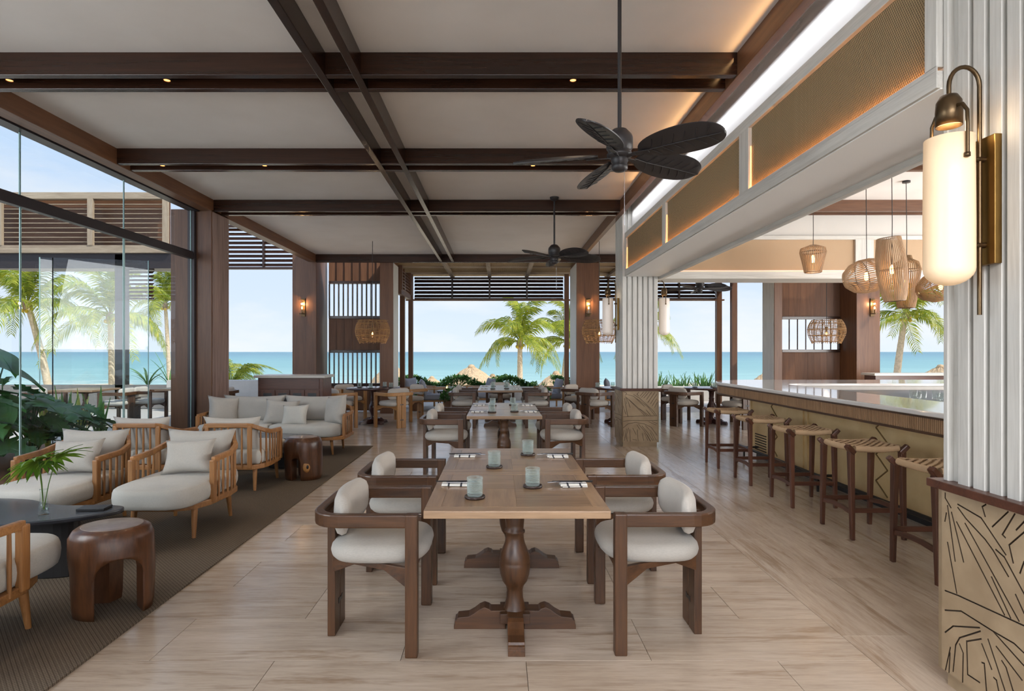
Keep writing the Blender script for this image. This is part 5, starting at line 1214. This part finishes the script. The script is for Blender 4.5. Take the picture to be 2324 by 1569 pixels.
def leafy(x, y, n, H, spread, kinds, label, seed, sc=1.0):
    rnd = random.Random(seed); r = empty('broad_leaf_plant', (x, y, .15), 0, label=label, category='plant', group='broad-leaved plants behind the glass wall'); st = MB()
    for i in range(n):
        a = 2.4 * i + rnd.uniform(-.3, .3); h = H * (.35 + .65 * (1 - i / n)) * rnd.uniform(.85, 1.1); rd = spread * (.25 + .75 * (i / n)) * rnd.uniform(.7, 1.1)
        p = Vector((rd * math.cos(a), rd * math.sin(a), h)); st.tube([(0, 0, 0), (p.x * .35, p.y * .35, h * .6), tuple(p)], .008, 5)
        o_ = obj('leaf', BL[rnd.choice(kinds)], None, r, tuple(p), (rnd.uniform(-.3, .3), rnd.uniform(-.1, .45), a)); s = sc * rnd.uniform(.75, 1.2); o_.scale = (s, s, s)
    st.build('stems', 'dark_leaf', r, kind='stuff')
leafy(-5.75, 6.55, 12, 1.30, .45, (0,), 'tall elephant-ear plant by the glass at the picture edge', 1, 1.0)
leafy(-5.55, 6.15, 18, .80, .38, (1, 2), 'low split-leaf plant at the foot of the glass by the nearest pane', 2, .9)
leafy(-5.60, 7.0, 22, .85, .42, (1, 2), 'dense split-leaf plant behind the lounge chair by the glass', 3, .9)
leafy(-6.35, 7.5, 18, .95, .5, (1, 2), 'split-leaf plant at the back of the planting bed', 4, 1.0)
leafy(-5.55, 7.75, 18, .60, .40, (2,), 'small split-leaf plant near the glass joint', 5, .85)
leafy(-6.5, 6.9, 16, 1.05, .5, (0, 1), 'mixed broad-leaved plant at the far side of the bed', 6, 1.0)
for i, (x, y) in enumerate(((-5.85, 7.9), (-6.15, 8.0), (-5.55, 8.15), (-5.95, 8.35))): spiky(x, y, .15, 7, .85, 'upright variegated snake plant in the court bed, %s from the glass joint' % ['first', 'second', 'third', 'fourth'][i], 80 + i, 'snake_edge' if i % 2 else 'spiky_leaf', .35, 'snake plants in the court bed', 'snake_plant', .035)
# dining set under the pavilion, seen through the glass
for i, (x, y) in enumerate(((-8.6, 12.2), (-6.7, 12.6))):
    dtable.put((x, y, -.02), 0, 'wooden pedestal table under the pavilion seen through the glass, %s' % ('farther from the brown column', 'nearer the brown column')[i], 'tables under the pavilion')
    for s in (-1, 1): walnut_chair.put((x + s * .8, y - .1, -.02), R(90) if s < 0 else R(-90), 'walnut armchair under the pavilion seen through glass, at the %s table, %s side' % (('farther', 'nearer')[i], ('court', 'room')[s > 0]), 'armchairs under the pavilion')
# ------------------------------------------------------------------ terrace lounge beyond the back table
def deck_chair():
    r = empty('deck_armchair', category='armchair')
    for s in (-1, 1):
        MB().box(s * .33 - .02, s * .33 + .02, -.33, -.29, 0, .56).build('leg', 'oak_z', r, bevel=.004); MB().box(s * .33 - .02, s * .33 + .02, .29, .33, 0, .56).build('leg', 'oak_z', r, bevel=.004)
        MB().box(s * .33 - .03, s * .33 + .03, -.35, .35, .54, .57).build('armrest', 'oak_y', r, bevel=.005)
    MB().box(-.33, .33, -.32, .32, .22, .26).build('seat_frame', 'oak_x', r)
    MB().cushion(superell(.30, .33, 32, 5), .26, .40, .04, .012).build('seat_cushion', 'grey_fabric', r)
    M = Matrix.Translation((0, .26, .58)) @ Euler((R(75), 0, 0)).to_matrix().to_4x4(); MB().pillow(.60, .46, .16, M).build('back_cushion', 'grey_fabric', r)
    return Proto(r)
dk = deck_chair()
for (x, y, a, lab) in ((-2.25, 16.3, 60, 'grey cushioned oak deck chair just outside by the terrace post'), (-1.75, 15.55, 100, 'grey cushioned oak deck chair beside the low terrace table'), (-.5, 16.2, -70, 'grey cushioned oak deck chair across the low terrace table'), (1.35, 16.0, -80, 'grey cushioned deck chair outside, in front of the brown column'), (3.2, 15.9, 80, 'grey cushioned deck chair outside, behind the white column')):
    dk.put((x, y, -.02), R(a), lab, 'grey deck chairs on the terrace')
lt = empty('terrace_table', (-1.25, 16.0, -.02), 0, label='low dark metal table with a candle on the terrace', category='table')
MB().box(-.42, .42, -.28, .28, .44, .47).build('tabletop', 'black_metal', lt, bevel=.003)
for sx in (-1, 1):
    for sy in (-1, 1): MB().box(sx * .38 - .015, sx * .38 + .015, sy * .24 - .015, sy * .24 + .015, 0, .44).build('leg', 'black_metal', lt)
cd = empty('candle_lantern', (-1.42, 15.95, .45), 0, label='glowing candle lantern on the low terrace table', category='candle')
MB().lathe([(.05, 0), (.05, .02), (.0, .02)], 16).build('base', 'bronze', cd); MB().lathe([(.048, .02), (.048, .18)], 18, cap=False).build('glass_shade', 'amber_glass', cd); MB().lathe([(0, .03), (.015, .04), (.02, .07), (.008, .11), (0, .13)], 12).build('flame', 'flame', cd)
def potted(x, y, label, seed, s=1.0):
    r = empty('potted_shrub', (x, y, -.02), 0, label=label, category='plant', group='potted shrubs on the terrace')
    MB().lathe([(.12, 0), (.17, .26), (.18, .28), (.15, .28), (.14, .22), (0, .22)], 20).build('pot', 'terracotta', r)
    leaf_cloud(420, (-.24 * s, .24 * s, -.24 * s, .24 * s, .26, .62 * s), .10, seed).build('foliage', 'hedge_leaf', r, kind='stuff')
potted(-1.25, 15.0, 'potted leafy shrub in front of the low terrace table', 1, 1.0); potted(1.1, 15.1, 'potted leafy shrub beside the terrace bench', 2, .9); potted(-2.2, 15.2, 'potted leafy shrub beside the louvred box', 3, .7)
